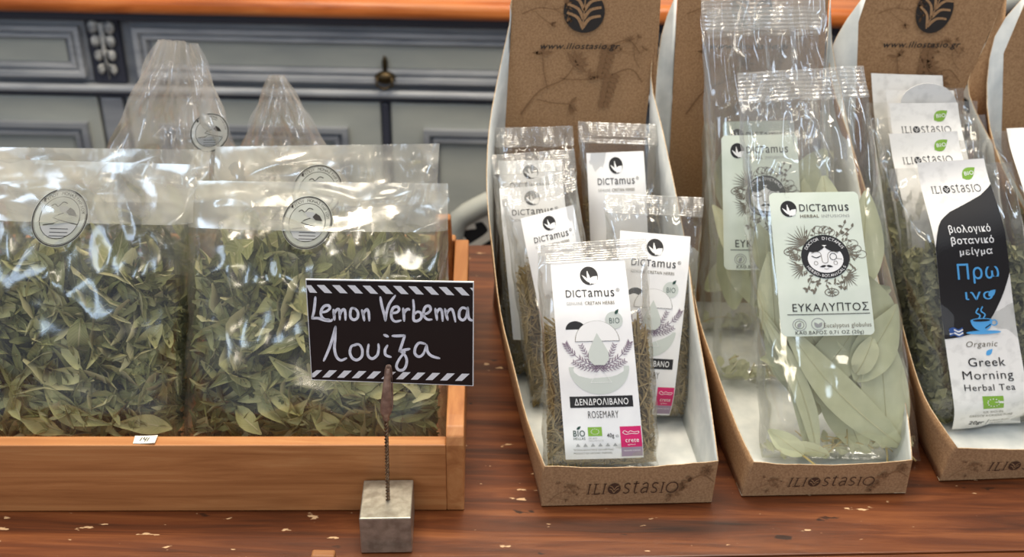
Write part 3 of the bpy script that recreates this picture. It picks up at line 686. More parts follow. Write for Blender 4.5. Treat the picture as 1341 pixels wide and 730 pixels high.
        Hh = s.T/2*fu*fv*lim-pad
        if drape: return V+(np.clip(h, -Hh*0.9, np.maximum(Hh, 0.0002))-h)[..., None]*n, h
        ex = (h-Hh).max(1); lo = (-Hh-h).max(1)
        sh = np.where(ex > 0, -ex, 0)+np.where((lo > 0) & (ex <= 0), np.minimum(lo, -ex), 0)
        return V+sh[:, None, None]*n, h
def leaf_shape(L_, W_, seed, nl=9, nw=2, curl=0.6, cup=0.5, twist=0.3, sickle=0.0, fat=0.8, wave=0.0):
    """leaf lying in xy, y along the blade"""
    r = random.Random(seed); vs, uv, fs = [], [], []
    bend = r.uniform(-1, 1)*curl*2.2; ph = r.uniform(0, 6); ycur = Vector((0, -L_/2, 0)); ang = -bend/2; xs = 0
    for j_ in range(nl+1):
        t = j_/nl; w_ = W_/2*max(0.02, math.sin(math.pi*min(1, (t*0.96+0.02)))**fat*(1-0.35*t))*1.2
        tw = twist*(t-0.5)*2*(1 if seed % 2 else -1); cp = cup*(1+0.5*math.sin(5*t+ph))
        for i in range(nw+1):
            a = (i/nw-0.5)*2; x = w_*a*math.cos(cp*abs(a)); z = w_*abs(a)**1.2*math.sin(cp)*0.9+wave*math.sin(t*17+a*3+ph)*abs(a)
            x2, z2 = x*math.cos(tw)-z*math.sin(tw), x*math.sin(tw)+z*math.cos(tw)
            o_ = ycur+Vector((sickle*L_*math.sin(math.pi*t)+x2, -z2*math.sin(ang), z2*math.cos(ang))); vs.append(o_); uv.append((i/nw, t))
        ang += bend/nl; ycur = ycur+Vector((0, math.cos(ang), math.sin(ang)))*(L_/nl)
    for j_ in range(nl):
        for i in range(nw):
            k = j_*(nw+1)+i; fs.append((k, k+1, k+nw+2, k+nw+1))
    a = np.array([tuple(v) for v in vs]); a -= a.mean(0)
    return a, fs, uv
def rotn(rnd, bag, tilt):
    """rotation whose z axis is near the bag front normal"""
    n = bag.n; up = bag.ev.normalized(); rt = up.cross(n).normalized()
    B = np.array(Matrix((rt, up, n)).transposed())
    az = rnd.uniform(0, 2*math.pi); tx, ty = rnd.gauss(0, tilt), rnd.gauss(0, tilt)
    R = Matrix.Rotation(tx, 3, 'X')@Matrix.Rotation(ty, 3, 'Y')@Matrix.Rotation(az, 3, 'Z')
    return B@np.array(R)
def mass(bag, parent, name, shapes, n, vtop, mat, rnd, tilt=0.7, sc_=(0.7, 1.1), wr_=(-0.9, 0.95), lim=1.0, layer=None):
    """n shapes joined into one countless mass inside the bag; vtop(u) = fill line"""
    V, Fc, UV, k = [], [], [], 0
    groups = {}
    for i in range(n):
        si = rnd.randrange(len(shapes)); u = rnd.uniform(0.04, 0.96); vt = vtop(u); v = 0.01+(vt-0.01)*rnd.random()**0.9
        h = rnd.uniform(*wr_); q = bag.mid(u, v)+bag.n*(bag.H(u, v)*h)
        R = rotn(rnd, bag, tilt)*rnd.uniform(*sc_)
        groups.setdefault(si, []).append(shapes[si][0]@R.T+np.array(q))
    for si, lst in groups.items():
        A, _ = bag.contain(np.array(lst), lim=lim); K = A.shape[1]
        for a in A:
            V.append(a); Fc += [tuple(q+k for q in f) for f in shapes[si][1]]; UV += shapes[si][2]; k += K
    o = mk(name, np.concatenate(V), Fc, mat, parent, uvs=UV, smooth=True); o['kind'] = 'stuff'; return o
def pieces(bag, parent, name, meshes, n, vtop, rnd, tilt=0.35, sc_=(0.8, 1.15), hr=(0.6, 0.95), v0=0.015):
    """separate leaves near the front film; share mesh data"""
    b = base_of(parent)
    for i in range(n):
        me, arr = meshes[rnd.randrange(len(meshes))]; u = rnd.uniform(0.05, 0.95); vt = vtop(u); v = v0+(vt-v0)*((i+rnd.random())/n)
        q = bag.mid(u, v)+bag.n*(bag.H(u, v)*rnd.uniform(*hr)); s_ = rnd.uniform(*sc_)
        R = rotn(rnd, bag, tilt); A = (arr*s_)@R.T+np.array(q)
        A2, _ = bag.contain(A[None], pad=0.0022); d = A2[0, 0]-A[0]
        o = bpy.data.objects.new(name, me); COL.objects.link(o); o.parent = parent
        o.matrix_local = Matrix.Translation(q+Vector(d)-b) @ (Matrix(R.tolist()).to_4x4()) @ Matrix.Scale(s_, 4)

# ------------------------------------------------------------------ pine crate
A_, B_ = PZ(0, 671, 0), PZ(608, 669.5, 0)
ex = (B_-A_).normalized(); ey = Vector((-ex.y, ex.x, 0))
def CF(x, y, z): return B_+ex*x+ey*y+Vector((0, 0, z))       # x<0 to the left, y into the crate
cr = thing('wooden_crate', CF(-0.3, 0.16, 0), 'long shallow pine crate filled with clear bags of green leaves', 'crate')
CL, CD, HF = 0.56, 0.315, 0.0585
WT = 0.0125
bev(MB().box((-CL+WT, 0, 0.0005), (-WT, 0.0105, HF), fr=CF).build('front_board', M['crate'], cr), 0.0008)
MB().box((-CL+WT, 0.0105, 0.004), (-WT, CD-0.012, 0.009), fr=CF).build('bottom_board', M['crate'], cr)
zb = P(588, 272, CF(-0.015, CD, 0).y).z
b = MB()
b.hexa([CF(-CL+WT, CD-0.012, 0.0005), CF(-WT*0.3, CD-0.012, 0.0005), CF(-WT*0.3, CD, 0.0005), CF(-CL+WT, CD, 0.0005),
        CF(-CL+WT, CD-0.012, 0.066), CF(-WT, CD-0.012, 0.066), CF(-WT, CD, 0.066), CF(-CL+WT, CD, 0.066)])
bev(b.build('back_board', M['crate'], cr), 0.002, 3)
b = MB(); b.hexa([CF(-WT-0.022, CD-0.024, 0.01), CF(-WT-0.0005, CD-0.024, 0.01), CF(-WT-0.0005, CD-0.0125, 0.01), CF(-WT-0.022, CD-0.0125, 0.01),
        CF(-WT-0.018, CD-0.024, zb), CF(-WT-0.004, CD-0.024, zb), CF(-WT-0.004, CD-0.0125, zb), CF(-WT-0.018, CD-0.0125, zb)])
bev(b.build('corner_post', M['crate_end'], cr), 0.002, 3)
for xx in (-WT, -CL):
    pr = [(0.0, 0.0005), (0.0, 0.058), (0.002, 0.0645), (0.008, 0.069), (0.02, 0.070), (CD-0.05, 0.070), (CD-0.020, 0.070), (CD-0.0135, 0.066), (CD-0.0125, 0.058), (CD-0.0125, 0.0005)]
    vs = [CF(xx, y, z) for y, z in pr]+[CF(xx+WT, y, z) for y, z in pr]; n = len(pr)
    fs = [tuple(range(n)), tuple(range(2*n-1, n-1, -1))]+[((i+1) % n, i, n+i, n+(i+1) % n) for i in range(n)]
    bev(mk('end_board', vs, fs, M['crate_end'], cr, smooth=False), 0.001, 2)
# price sticker curling over the front board
def st(x, y, off):
    p0, p1, p2, p3 = [PZ(a, b, HF+0.0006) for a, b in ((177, 571), (207, 572), (203, 582), (174, 581))]
    q = lerp(lerp(p0, p1, x/100), lerp(p3, p2, x/100), y/50); q.z += off+0.0012*(x/100)**2; return q
ps = mk('price_sticker', [st(x*10, y*10, 0) for y in range(6) for x in range(11)]+[st(x*10, y*10, -0.0004) for y in range(6) for x in range(11)],
        [(y*11+x, y*11+x+11, y*11+x+12, y*11+x+1) for y in range(5) for x in range(10)]+[(66+y*11+x, 66+y*11+x+1, 66+y*11+x+12, 66+y*11+x+11) for y in range(5) for x in range(10)], M['sticker'], cr)
p = Print(st, ps)
for q in ([(34, 12), (28, 34)], [(46, 10), (42, 22), (54, 24)], [(56, 12), (50, 38)], [(66, 14), (60, 38)]): p.line('lettering', q, 4, 'ink_black')
p.done()

# verbena bags
VM = []
for k in range(14):
    r = random.Random(50+k)
    a, f, uv = leaf_shape(r.uniform(0.036, 0.070), r.uniform(0.014, 0.023), 50+k, 9, 2, curl=r.uniform(0.25, 1.0), cup=r.uniform(0.4, 1.35), twist=r.uniform(0, 1.3), sickle=r.uniform(-0.12, 0.12), wave=0.0009)
    me = bpy.data.meshes.new('leaf'); me.from_pydata(a.tolist(), [], f); me.materials.append(M['v_leaf'])
    l = me.uv_layers.new(name='UVMap'); idx = np.zeros(len(me.loops), dtype=int); me.loops.foreach_get('vertex_index', idx); l.data.foreach_set('uv', np.array(uv)[idx].ravel())
    me.polygons.foreach_set('use_smooth', [True]*len(me.polygons)); VM.append((me, a))
VS = [leaf_shape(random.Random(k).uniform(0.016, 0.042), random.Random(k+9).uniform(0.007, 0.013), 200+k, 5, 2, 0.5, 0.8, 0.5) for k in range(10)]
def stampmap(bag, cx, cy, r):
    f = bag.labelmap([(cx-r, cy-r), (cx+r, cy-r), (cx+r, cy+r), (cx-r, cy+r)], 100, lift=0.0058)
    bag.flatzones.pop(); return f
def stamp(bag, parent, cx, cy, r):
    f = stampmap(bag, cx, cy, r)
    vs = [f(50, 50, 0)]; n = 40
    for rr in (0.5, 1.0): vs += [f(50+50*rr*math.cos(2*math.pi*i/n), 50+50*rr*math.sin(2*math.pi*i/n), 0) for i in range(n)]
    fs = [(0, 1+(i+1) % n, 1+i) for i in range(n)]+[(1+i, 1+(i+1) % n, 1+n+(i+1) % n, 1+n+i) for i in range(n)]
    o = mk('round_sticker', vs, fs, M['stamp'], parent); p = Print(f, o)
    p.ring('emblem', 50, 50, 49, 49, 2.2, 'ink_black'); p.ring('emblem', 50, 50, 46, 46, 0.8, 'ink_black'); p.ring('emblem', 50, 50, 36, 36, 1.1, 'ink_black')
    p.line('emblem', [(32, 30), (38, 27), (44, 31), (52, 24), (60, 26)], 1.6, 'ink_black')
    p.poly('emblem', [(44, 30), (60, 31), (76, 40), (80, 48), (62, 44), (50, 40)], 'grey'); p.poly('emblem', [(60, 40), (66, 33), (74, 38), (80, 48), (66, 46)], 'ink_black', 2)
    p.line('emblem', [(56, 42), (44, 46), (38, 50), (50, 54), (40, 60), (22, 62)], 1.6, 'ink_black', sm=False); p.line('emblem', [(50, 54), (66, 58), (84, 62)], 1.4, 'ink_black')
    p.poly('emblem', [(17, 64), (40, 62), (60, 58), (84, 64), (74, 76), (60, 84), (40, 84), (26, 78)], 'grey')
    for y in (68, 74, 80): p.line('emblem', [(36, y), (68, y+1)], 1.0, 'ink_black', 2)
    p.arc_text('lettering', 'ΤΥΠΟΥ ΜΟΝΑΣΤΗΡΙΟΥ', 50, 50, 41, -math.pi*0.78, -math.pi*0.04, 5.5, 'ink_black')
    p.rect('emblem', 17, 17, 21, 23, 'ink_black'); p.done()
def verbena(label, TL, TR, BL, BR, Yt, Yb, seed, vtop, nleaf, nmass, fl0=0.77, st_=None, T=0.058, flap=True, vt=0.62, group='clear bags of dried verbena in the crate', cr_=1.3, pw=5, flapside=0):
    bag = Bag(TL, TR, BL, BR, Yt, Yb, T, z0=0.0105, seed=seed, vt=vt, pw=pw, crinkle=cr_)
    t = thing('herb_bag', bag.mid(0.5, 0), label, 'bag', group); rnd = random.Random(seed)
    bag.build_film(t, M['film_v'] if flap else M['neck'], 44, 60)
    if nleaf: pieces(bag, t, 'leaf', VM, nleaf, vtop, rnd, tilt=0.7)
    if nmass: mass(bag, t, 'leaf_mass', VS, nmass, lambda u: vtop(u)-0.03, M['v_leaf_shade'], rnd, lim=0.86, wr_=(-0.8, 0.75))
    if flap:   # bag mouth folded over to the front
        nu, nv, vs, fs = 60, 24, [], []
        for j_ in range(nv+1):
            v = 1.0-(1.0-fl0)*j_/nv+0.0
            for i in range(nu+1):
                u = i/nu; amp = 0.0032
                k = seed*3.1; r = (1-2.4*abs(nz(u*4.5+k, v*9, k)))*0.6+(1-2.4*abs(nz(u*2.1-v*6+k, v*3+u, k+9)))
                vs.append(bag.mid(u, v)+bag.n*(bag.H(u, v)+0.0028+r*amp*min(1, (1-v)*14+0.1)))
        for j_ in range(nv):
            for i in range(nu): a = j_*(nu+1)+i; fs.append((a+nu+1, a+nu+2, a+1, a))
        mk('folded_mouth', vs, fs, M['flap'], t)
    if st_: stamp(bag, t, *st_)
    return bag
def L1t(u): return 0.69-0.25*max(0, u-0.78)*3-0.06*max(0, 0.2-u)*4+0.02*math.sin(u*17)
verbena('clear bag of dried green verbena leaves at the crate front, left of the sign bag', (-85, 205), (258, 215), -70, 250, 0.70, 0.638, 11, L1t, 215, 1500, 0.81, (70, 288, 37))
verbena('clear bag of dried green verbena leaves directly behind the black name card', (250, 236), (587, 240), 240, 588, 0.70, 0.638, 12, lambda u: 0.76-0.08*max(0, 0.18-u)*5+0.025*math.sin(u*19+1), 225, 1500, 0.84, (397, 295, 34))
verbena('second-row clear verbena bag with flat folded mouth, behind the left front one', (-60, 192), (278, 196), -40, 270, 0.775, 0.712, 13, lambda u: 0.74, 60, 500, 0.80)
verbena('second-row clear verbena bag showing half its round sticker, behind the sign bag', (283, 192), (576, 188), 285, 560, 0.775, 0.712, 14, lambda u: 0.72, 60, 500, 0.78, (412, 252, 34))
verbena('rear clear verbena bag with tall twisted empty neck pointing up', (207, 52), (260, 58), 20, 410, 0.815, 0.790, 15, lambda u: 0.33, 30, 260, T=0.042, flap=False, vt=0.35, cr_=2.6, pw=4, st_=(272, 176, 25))
verbena('rear clear bag whose pointed empty top rises like a tent', (352, 98), (372, 100), 235, 568, 0.858, 0.845, 16, lambda u: 0.33, 30, 260, T=0.040, flap=False, vt=0.4, cr_=2.0, pw=4)

# ------------------------------------------------------------------ label art
def sheet(bag, parent, corners, AH, mat, nx=12, ny=20, bend=None, name='label', lift=0.0011, round_=0.0):
    f = bag.labelmap(corners, AH, bend, lift)
    vs = []
    for j_ in range(ny+1):
        for i in range(nx+1):
            x, y = 100*i/nx, AH*j_/ny
            if round_ and (i in (0, nx)) and (j_ in (0, ny)): x += round_ if i == 0 else -round_; y += round_ if j_ == 0 else -round_
            vs.append(f(x, y, 0))
    fs = [(j_*(nx+1)+i, (j_+1)*(nx+1)+i, (j_+1)*(nx+1)+i+1, j_*(nx+1)+i+1) for j_ in range(ny) for i in range(nx)]
    o = mk(name, vs, fs, mat, parent); return o, f
def needle_sprig(p, pts, s, name='illustration', mat='mauve', n=14):
    q = smooth_line(pts, 5); p.line(name, pts, (0.9*s, 0.5*s), mat)
    for k in range(n):
        i = int((k+0.5)/n*(len(q)-1)); c = q[i]; t = q[min(i+1, len(q)-1)]-q[max(0, i-1)]; a = math.atan2(t[1], t[0])
        for d in (-1, 1): p.leaf(name, c[0], c[1], 8.5*s*(1-0.35*k/n), 1.5*s, a+d*0.75, mat, 3, 3)
def rosemary_art(p, full=True):
    sprig_disc(p, 50, 19, 12)
    dictamus(p, 17, 81, 46, 9.5); p.ring('lettering', 86, 38, 2.4, 2.4, 0.5, 'black', n=14); p.text('lettering', 'R', 85, 87, 39.3, 2.4, 'black')
    p.text('lettering', 'GENUINE', 17, 38, 56, 4.2, 'grey'); p.text('lettering', 'CRETAN HERBS', 41, 80, 56, 4.2, 'olive', bold=0.01)
    if not full: return
    p.ell('illustration', 77, 77, 11.5, 11.5, 'sage'); p.text('lettering', 'BIO', 71, 84, 81, 7.5, 'dgreen', bold=-0.008); p.leaf('illustration', 79, 69, 8, 4, -0.9, 'dgreen', 2)
    p.ell('illustration', 26, 88, 13, 11, 'black', 1, math.pi, 2*math.pi); p.ell('illustration', 46, 88, 6.5, 6, 'black', 1, math.pi, 2*math.pi)
    p.ell('illustration', 53, 104, 29, 27, 'olive', 2, math.pi, 2*math.pi); p.ell('illustration', 53, 103.4, 28.2, 26.2, 'white', 3, math.pi, 2*math.pi)
    p.ell('illustration', 52, 137, 39, 37, 'sage', 1, 0, math.pi)
    p.poly('illustration', [(53, 93), (60, 106), (66, 118), (66, 128), (60, 135), (46, 135), (40, 128), (40, 118), (46, 106)], 'sage', 4)
    p.line('illustration', [(53, 137), (40, 158), (67, 158), (53, 137)], 0.9, 'white', 2, sm=False)
    for m in (-1, 1):
        c = 53
        needle_sprig(p, [(c, 138), (c+m*20, 130), (c+m*36, 116), (c+m*42, 106)], 1.05); needle_sprig(p, [(c, 139), (c+m*14, 124), (c+m*22, 108)], 0.9, n=10)
        needle_sprig(p, [(c, 140), (c+m*20, 138), (c+m*34, 130)], 0.9, n=10)
    p.rect('lettering', 11, 176, 92, 191, 'black', 1, 8, 2); p.text('lettering', 'ΔΕΝΔΡΟΛΙΒΑΝΟ', 17, 86, 187.5, 8.5, 'white', 3, bold=0.004)
    p.text('lettering', 'ROSEMARY', 33, 72, 205, 9.5, 'black', bold=-0.004)
    p.text('lettering', 'BIO', 12, 27, 229, 8, 'dgreen', bold=0.012); p.text('lettering', 'HELLAS', 12, 27, 233.5, 3, 'dgreen', bold=0.01); p.leaf('illustration', 17, 220, 7, 3.5, -0.7, 'dgreen')
    p.rect('illustration', 31, 217, 49, 229, 'green', 1, 3, 2)
    for k in range(12): a = k*math.pi/6; p.ell('illustration', 40+5*math.cos(a), 223+3.6*math.sin(a), 0.6, 0.6, 'white', 3, n=6)
    p.text('lettering', 'GR-BIO', 31, 42, 233, 2.2, 'grey'); p.text('lettering', 'GREECE AGRICULTURE', 31, 50, 236, 1.8, 'grey')
    p.text('lettering', '40g', 55, 64, 231, 5.5, 'black', bold=0.01); p.text('lettering', 'e', 66, 70, 231, 5, 'grey')
    for k in range(6): p.poly('illustration', [(14+k*9.5, 243), (17+k*9.5, 238.5), (20+k*9.5, 243)], 'grey')
    p.text('lettering', 'ΠΡΟΪΟΝ ΒΙΟΛΟΓΙΚΗΣ ΚΑΛΛΙΕΡΓΕΙΑΣ', 11, 62, 249, 2.4, 'olive'); p.text('lettering', 'PRODUCT OF ORGANIC FARMING', 11, 60, 254, 2.4, 'olive')
    p.rect('illustration', 72, 217, 99, 245, 'magenta', 1, 4, 3); p.rect('illustration', 72, 245, 99, 259, 'lav', 1, 4, 2)
    p.line('illustration', [(75, 225), (78, 222.5), (82, 225), (85, 223), (90, 224.5), (96, 224), (94, 227), (86, 226.5), (79, 227.5), (75, 225)], 0.6, 'white', 3)
    p.text('lettering', 'crete', 78, 95, 238, 6, 'white', 3); p.text('lettering', 'agrifood', 80, 90, 242, 2, 'white', 3); p.text('lettering', 'GENUINE CRETAN', 75, 96, 251, 2, 'white', 3)
NEED = []
for k in range(10):
    r = random.Random(k); L_ = r.uniform(0.011, 0.021); w_ = r.uniform(0.00055, 0.0010); c = r.uniform(-0.5, 0.5); vs = []
    for i in range(4):
        t = i/3-0.5; ww = w_*(1-abs(t)*1.3)
        for j_ in range(3): q = 2*math.pi*j_/3; vs.append((math.cos(q)*ww+c*L_*(0.25-t*t)*0.6, t*L_, math.sin(q)*ww))
    NEED.append((np.array(vs), [(i*3+j_, i*3+(j_+1) % 3, i*3+3+(j_+1) % 3, i*3+3+j_) for i in range(3) for j_ in range(3)], [(0, 0)]*12))
NEED2 = [(a*np.array([1.9, 1.5, 1.5]), f, u) for a, f, u in NEED[:3]]
def rosemary(label, TL, TR, BL, BR, Yt, Yb, lab, AHfull, seed, n, full=True, vtop=0.62, T=0.036):
    bag = Bag(TL, TR, BL, BR, Yt, Yb, T, seed=seed, vt=0.66, pw=5)
    t = thing('herb_bag', bag.mid(0.5, 0), label, 'bag', 'small clear rosemary bags in the first box'); rnd = random.Random(seed)
    o, f = sheet(bag, t, lab, AHfull, M['paper']); p = Print(f, o); p.bg = 'white'; rosemary_art(p, full); p.done()
    bag.build_film(t, M['film'], 34, 46); bag.seal(t, 0.915)
    mass(bag, t, 'needles', NEED+NEED2, n, lambda u: vtop+0.04*math.sin(u*9+seed), M['r_needle'], rnd, tilt=0.55, sc_=(0.8, 1.3), lim=0.93)
    # dark core of packed needles behind
    return bag
rosemary('front rosemary bag in the first box with its whole white label showing', (704, 322), (846, 312), 712, 864, 0.712, 0.641, [(721, 345), (820, 342), (844, 602), (741, 604)], 262, 21, 3000)
rosemary('rosemary bag against the right side of the first box, behind the front bag', (792, 254), (921, 260), 800, 900, 0.775, 0.706, [(814, 303), (907, 311), (879, 548), (800, 545)], 262, 22, 2400)
rosemary('rosemary bag with tilted label at the left side of the first box', (656, 246), (752, 222), 694, 800, 0.785, 0.722, [(681, 288), (751, 270), (792, 470), (722, 480)], 262, 23, 2400, False)
rosemary('rosemary bag with hazy label seen through film, left, second from the box back', (644, 204), (752, 196), 668, 778, 0.822, 0.766, [(653, 249), (738, 243), (756, 440), (672, 446)], 262, 24, 1300, False)
rosemary('rearmost left rosemary bag with ribbed top seal against the cardboard back', (647, 168), (750, 166), 655, 765, 0.862, 0.822, [(652, 214), (736, 212), (748, 400), (664, 402)], 262, 25, 900, False)
rosemary('rosemary bag standing right of centre against the box back, clean label', (757, 160), (862, 164), 775, 880, 0.858, 0.806, [(769, 203), (845, 200), (852, 425), (778, 428)], 262, 26, 1300, False)

# eucalyptus
def euc_art(p):
    sprig_disc(p, 20, 18, 9)
    dictamus(p, 32, 87, 21, 8); p.text('lettering', 'HERBAL', 32, 53, 28, 3.2, 'olive', bold=0.02); p.text('lettering', 'INFUSIONS', 56, 87, 28, 3.2, 'grey')
    rnd = random.Random(5); cx, cy = 55, 72
    def spiky(x, y, a0, n, l, spread, w_=1.2):
        for k in range(n): p.leaf('illustration', x, y, l*rnd.uniform(0.7, 1), w_, a0+(k/(n-1)-0.5)*spread, 'olive', 1, 5)
    spiky(34, 58, -2.3, 13, 24, 2.4); spiky(30, 84, 2.9, 8, 20, 1.6); spiky(76, 94, 0.7, 12, 17, 3.0); spiky(82, 68, 0.2, 8, 12, 4)
    for x, y, r in ((18, 66, 8), (22, 72, 6), (58, 112, 8)):
        p.ring('illustration', x, y, r, r*0.6, 1.0, 'olive', 1, 18); spiky(x, y, 0, 9, r*0.9, 6)
    for x, y in ((87, 58), (95, 70), (90, 64), (50, 42), (57, 42), (63, 45)):
        p.ring('illustration', x, y, 6, 4.6, 0.7, 'olive', 1, 16); p.line('illustration', [(x, y), (lerp(x, cx, 0.45), lerp(y, cy, 0.45))], 0.6, 'olive')
    for a in [k*0.31 for k in range(21)]:
        r0 = 25; x, y = cx+r0*math.cos(a), cy+r0*math.sin(a)*0.95
        p.line('illustration', [(x, y), (cx+(r0+9)*math.cos(a+0.1), cy+(r0+8)*math.sin(a+0.1))], 0.6, 'olive')
        for k in range(3): p.leaf('illustration', cx+(r0+3*k+2)*math.cos(a+0.04*k), cy+(r0+3*k+2)*math.sin(a+0.04*k)*0.95, 5, 2.2, a+rnd.uniform(-1.2, 1.2), 'olive', 1, 4)
    for x0, y0, x1, y1 in ((76, 50, 88, 40), (72, 48, 80, 36), (38, 96, 30, 112), (44, 98, 38, 114), (66, 98, 72, 110)):
        p.line('illustration', [(x0, y0), (x1, y1)], 0.7, 'olive')
        for k in range(4):
            t = (k+1)/4; p.leaf('illustration', lerp(x0, x1, t), lerp(y0, y1, t), 5.5, 3, k*1.7, 'olive', 1, 4)
    p.ell('emblem', cx, cy, 26.5, 24.5, 'black', 2, n=40)
    p.ell('emblem', cx, cy+2.5, 19.5, 15.5, 'white', 3, n=36)
    for m in (-1, 1): p.poly('emblem', [(cx, cy-11), (cx+m*2.5, cy-8.5), (cx+m*8, cy-5.5), (cx+m*14, cy-5), (cx+m*18.5, cy-6.5), (cx+m*14, cy-13), (cx+m*6, cy-15)], 'black', 4)
    p.arc_text('emblem', 'DOCTOR DICTAMUS', cx, cy, 23.0, -math.pi*0.86, -math.pi*0.14, 3.4, 'white', 4, ry=20.5)
    p.arc_text('emblem', 'HERBO-BOTANICALS', cx, cy, 23.3, math.pi*0.84, math.pi*0.16, 3.2, 'white', 4, flip=True, ry=21.3)
    p.line('emblem', [(cx-15, cy-1), (cx-10, cy+1), (cx-5, cy-1)], 1.0, 'black', 4); p.line('emblem', [(cx-15, cy-4), (cx-10, cy-5.5), (cx-5, cy-4), (cx-3.5, cy+6), (cx+2, cy+6), (cx+3, cy-3), (cx+8, cy-6), (cx+14, cy-4)], 0.6, 'olive', 4)
    p.ring('emblem', cx+8.5, cy, 4, 4, 0.7, 'black', 4, 20); p.line('emblem', [(cx+12, cy+2), (cx+18, cy+3)], 0.5, 'olive', 4)
    p.ring('emblem', cx-11, cy+7, 2.3, 2.3, 0.5, 'olive', 4, 14); p.ring('emblem', cx+10.5, cy+7, 2.3, 2.3, 0.5, 'olive', 4, 14)
    for m in (-1, 1): p.leaf('emblem', cx, cy+10, 7.5, 2.6, 0.18 if m > 0 else math.pi-0.18, 'black', 4)
    p.line('emblem', [(cx-2.5, cy+13.2), (cx, cy+14), (cx+2.5, cy+13.2)], 0.5, 'olive', 4)
    p.text('lettering', 'ΕΥΚΑΛΥΠΤΟΣ', 14, 96, 133, 9, 'black'); p.rect('lettering', 8, 136, 97, 136.8, 'black', 2, 8, 1)
    p.ring('illustration', 20, 148, 7.5, 7, 0.8, 'grey'); p.ring('illustration', 20, 148, 5, 4.6, 0.6, 'olive'); p.leaf('illustration', 18, 151, 7, 4, -1.0, 'grey', 2)
    p.ring('illustration', 40, 147.5, 7.5, 7, 0.8, 'grey'); p.leaf('illustration', 40, 151, 7, 4, -0.9, 'grey', 2); p.leaf('illustration', 40, 151, 7, 4, -2.2, 'grey', 2)
    p.text('lettering', 'Eucalyptus globulus', 46, 97, 151.5, 5, 'olive'); p.text('lettering', 'ΚΑΘ.ΒΑΡΟΣ 0,71 OZ (20g)', 15, 88, 159, 4, 'black')
def euc_leaf(bag, parent, px, wd, depth, seed, curl=0.25, mat=None, sick=0.0, stem=0.0, cup=0.3):
    """px: base, tip in the picture; built at depth (m) behind the film"""
    p0 = bag.mid(0.5, 0.4)+bag.n*(bag.H(0.5, 0.4)-depth); a, b = on_plane(*px[0], p0, bag.n), on_plane(*px[1], p0, bag.n)
    y = (b-a).normalized(); z = bag.n; x = y.cross(z).normalized(); Ln = (b-a).length
    S, f, uv = leaf_shape(Ln, wd, seed, 16, 6, curl=curl, cup=cup, twist=0.15, sickle=sick, fat=0.75, wave=0.0007)
    R = np.array(Matrix((x, y, z)).transposed()); V = S@R.T+np.array((a+b)/2)
    V, _ = bag.contain(V[None], pad=0.001+depth*0.5, drape=True); V = V[0]
    vs = V.tolist(); fs = list(f); mi = [0]*len(fs)
    k = len(vs); N_ = 17; mid = [Vector(vs[i*7+3])+bag.n*0.0004 for i in range(N_)]
    for m in range(N_):       # raised pale midrib
        for j_ in range(3): q = 2*math.pi*j_/3; r = 0.0004*(1-0.7*m/N_); vs.append(mid[m]+x*math.cos(q)*r+bag.n*math.sin(q)*r)
    for m in range(N_-1):
        for j_ in range(3): fs.append((k+m*3+j_, k+m*3+(j_+1) % 3, k+m*3+3+(j_+1) % 3, k+m*3+3+j_)); mi.append(1)
    o = mk('leaf', vs, fs, [M['e_leaf'], M['e_rib']], parent, mi, True, uvs=uv+[(0, 0)]*(N_*3), origin=(a+b)/2)
    if stem:
        s0 = Vector(V[3]); d = -y*stem; c = MB().tube([s0, s0+d*0.5+bag.n*0.001, s0+d], [0.0009, 0.0008, 0.0007], 5).build('stem', M['e_stem'], o, True)
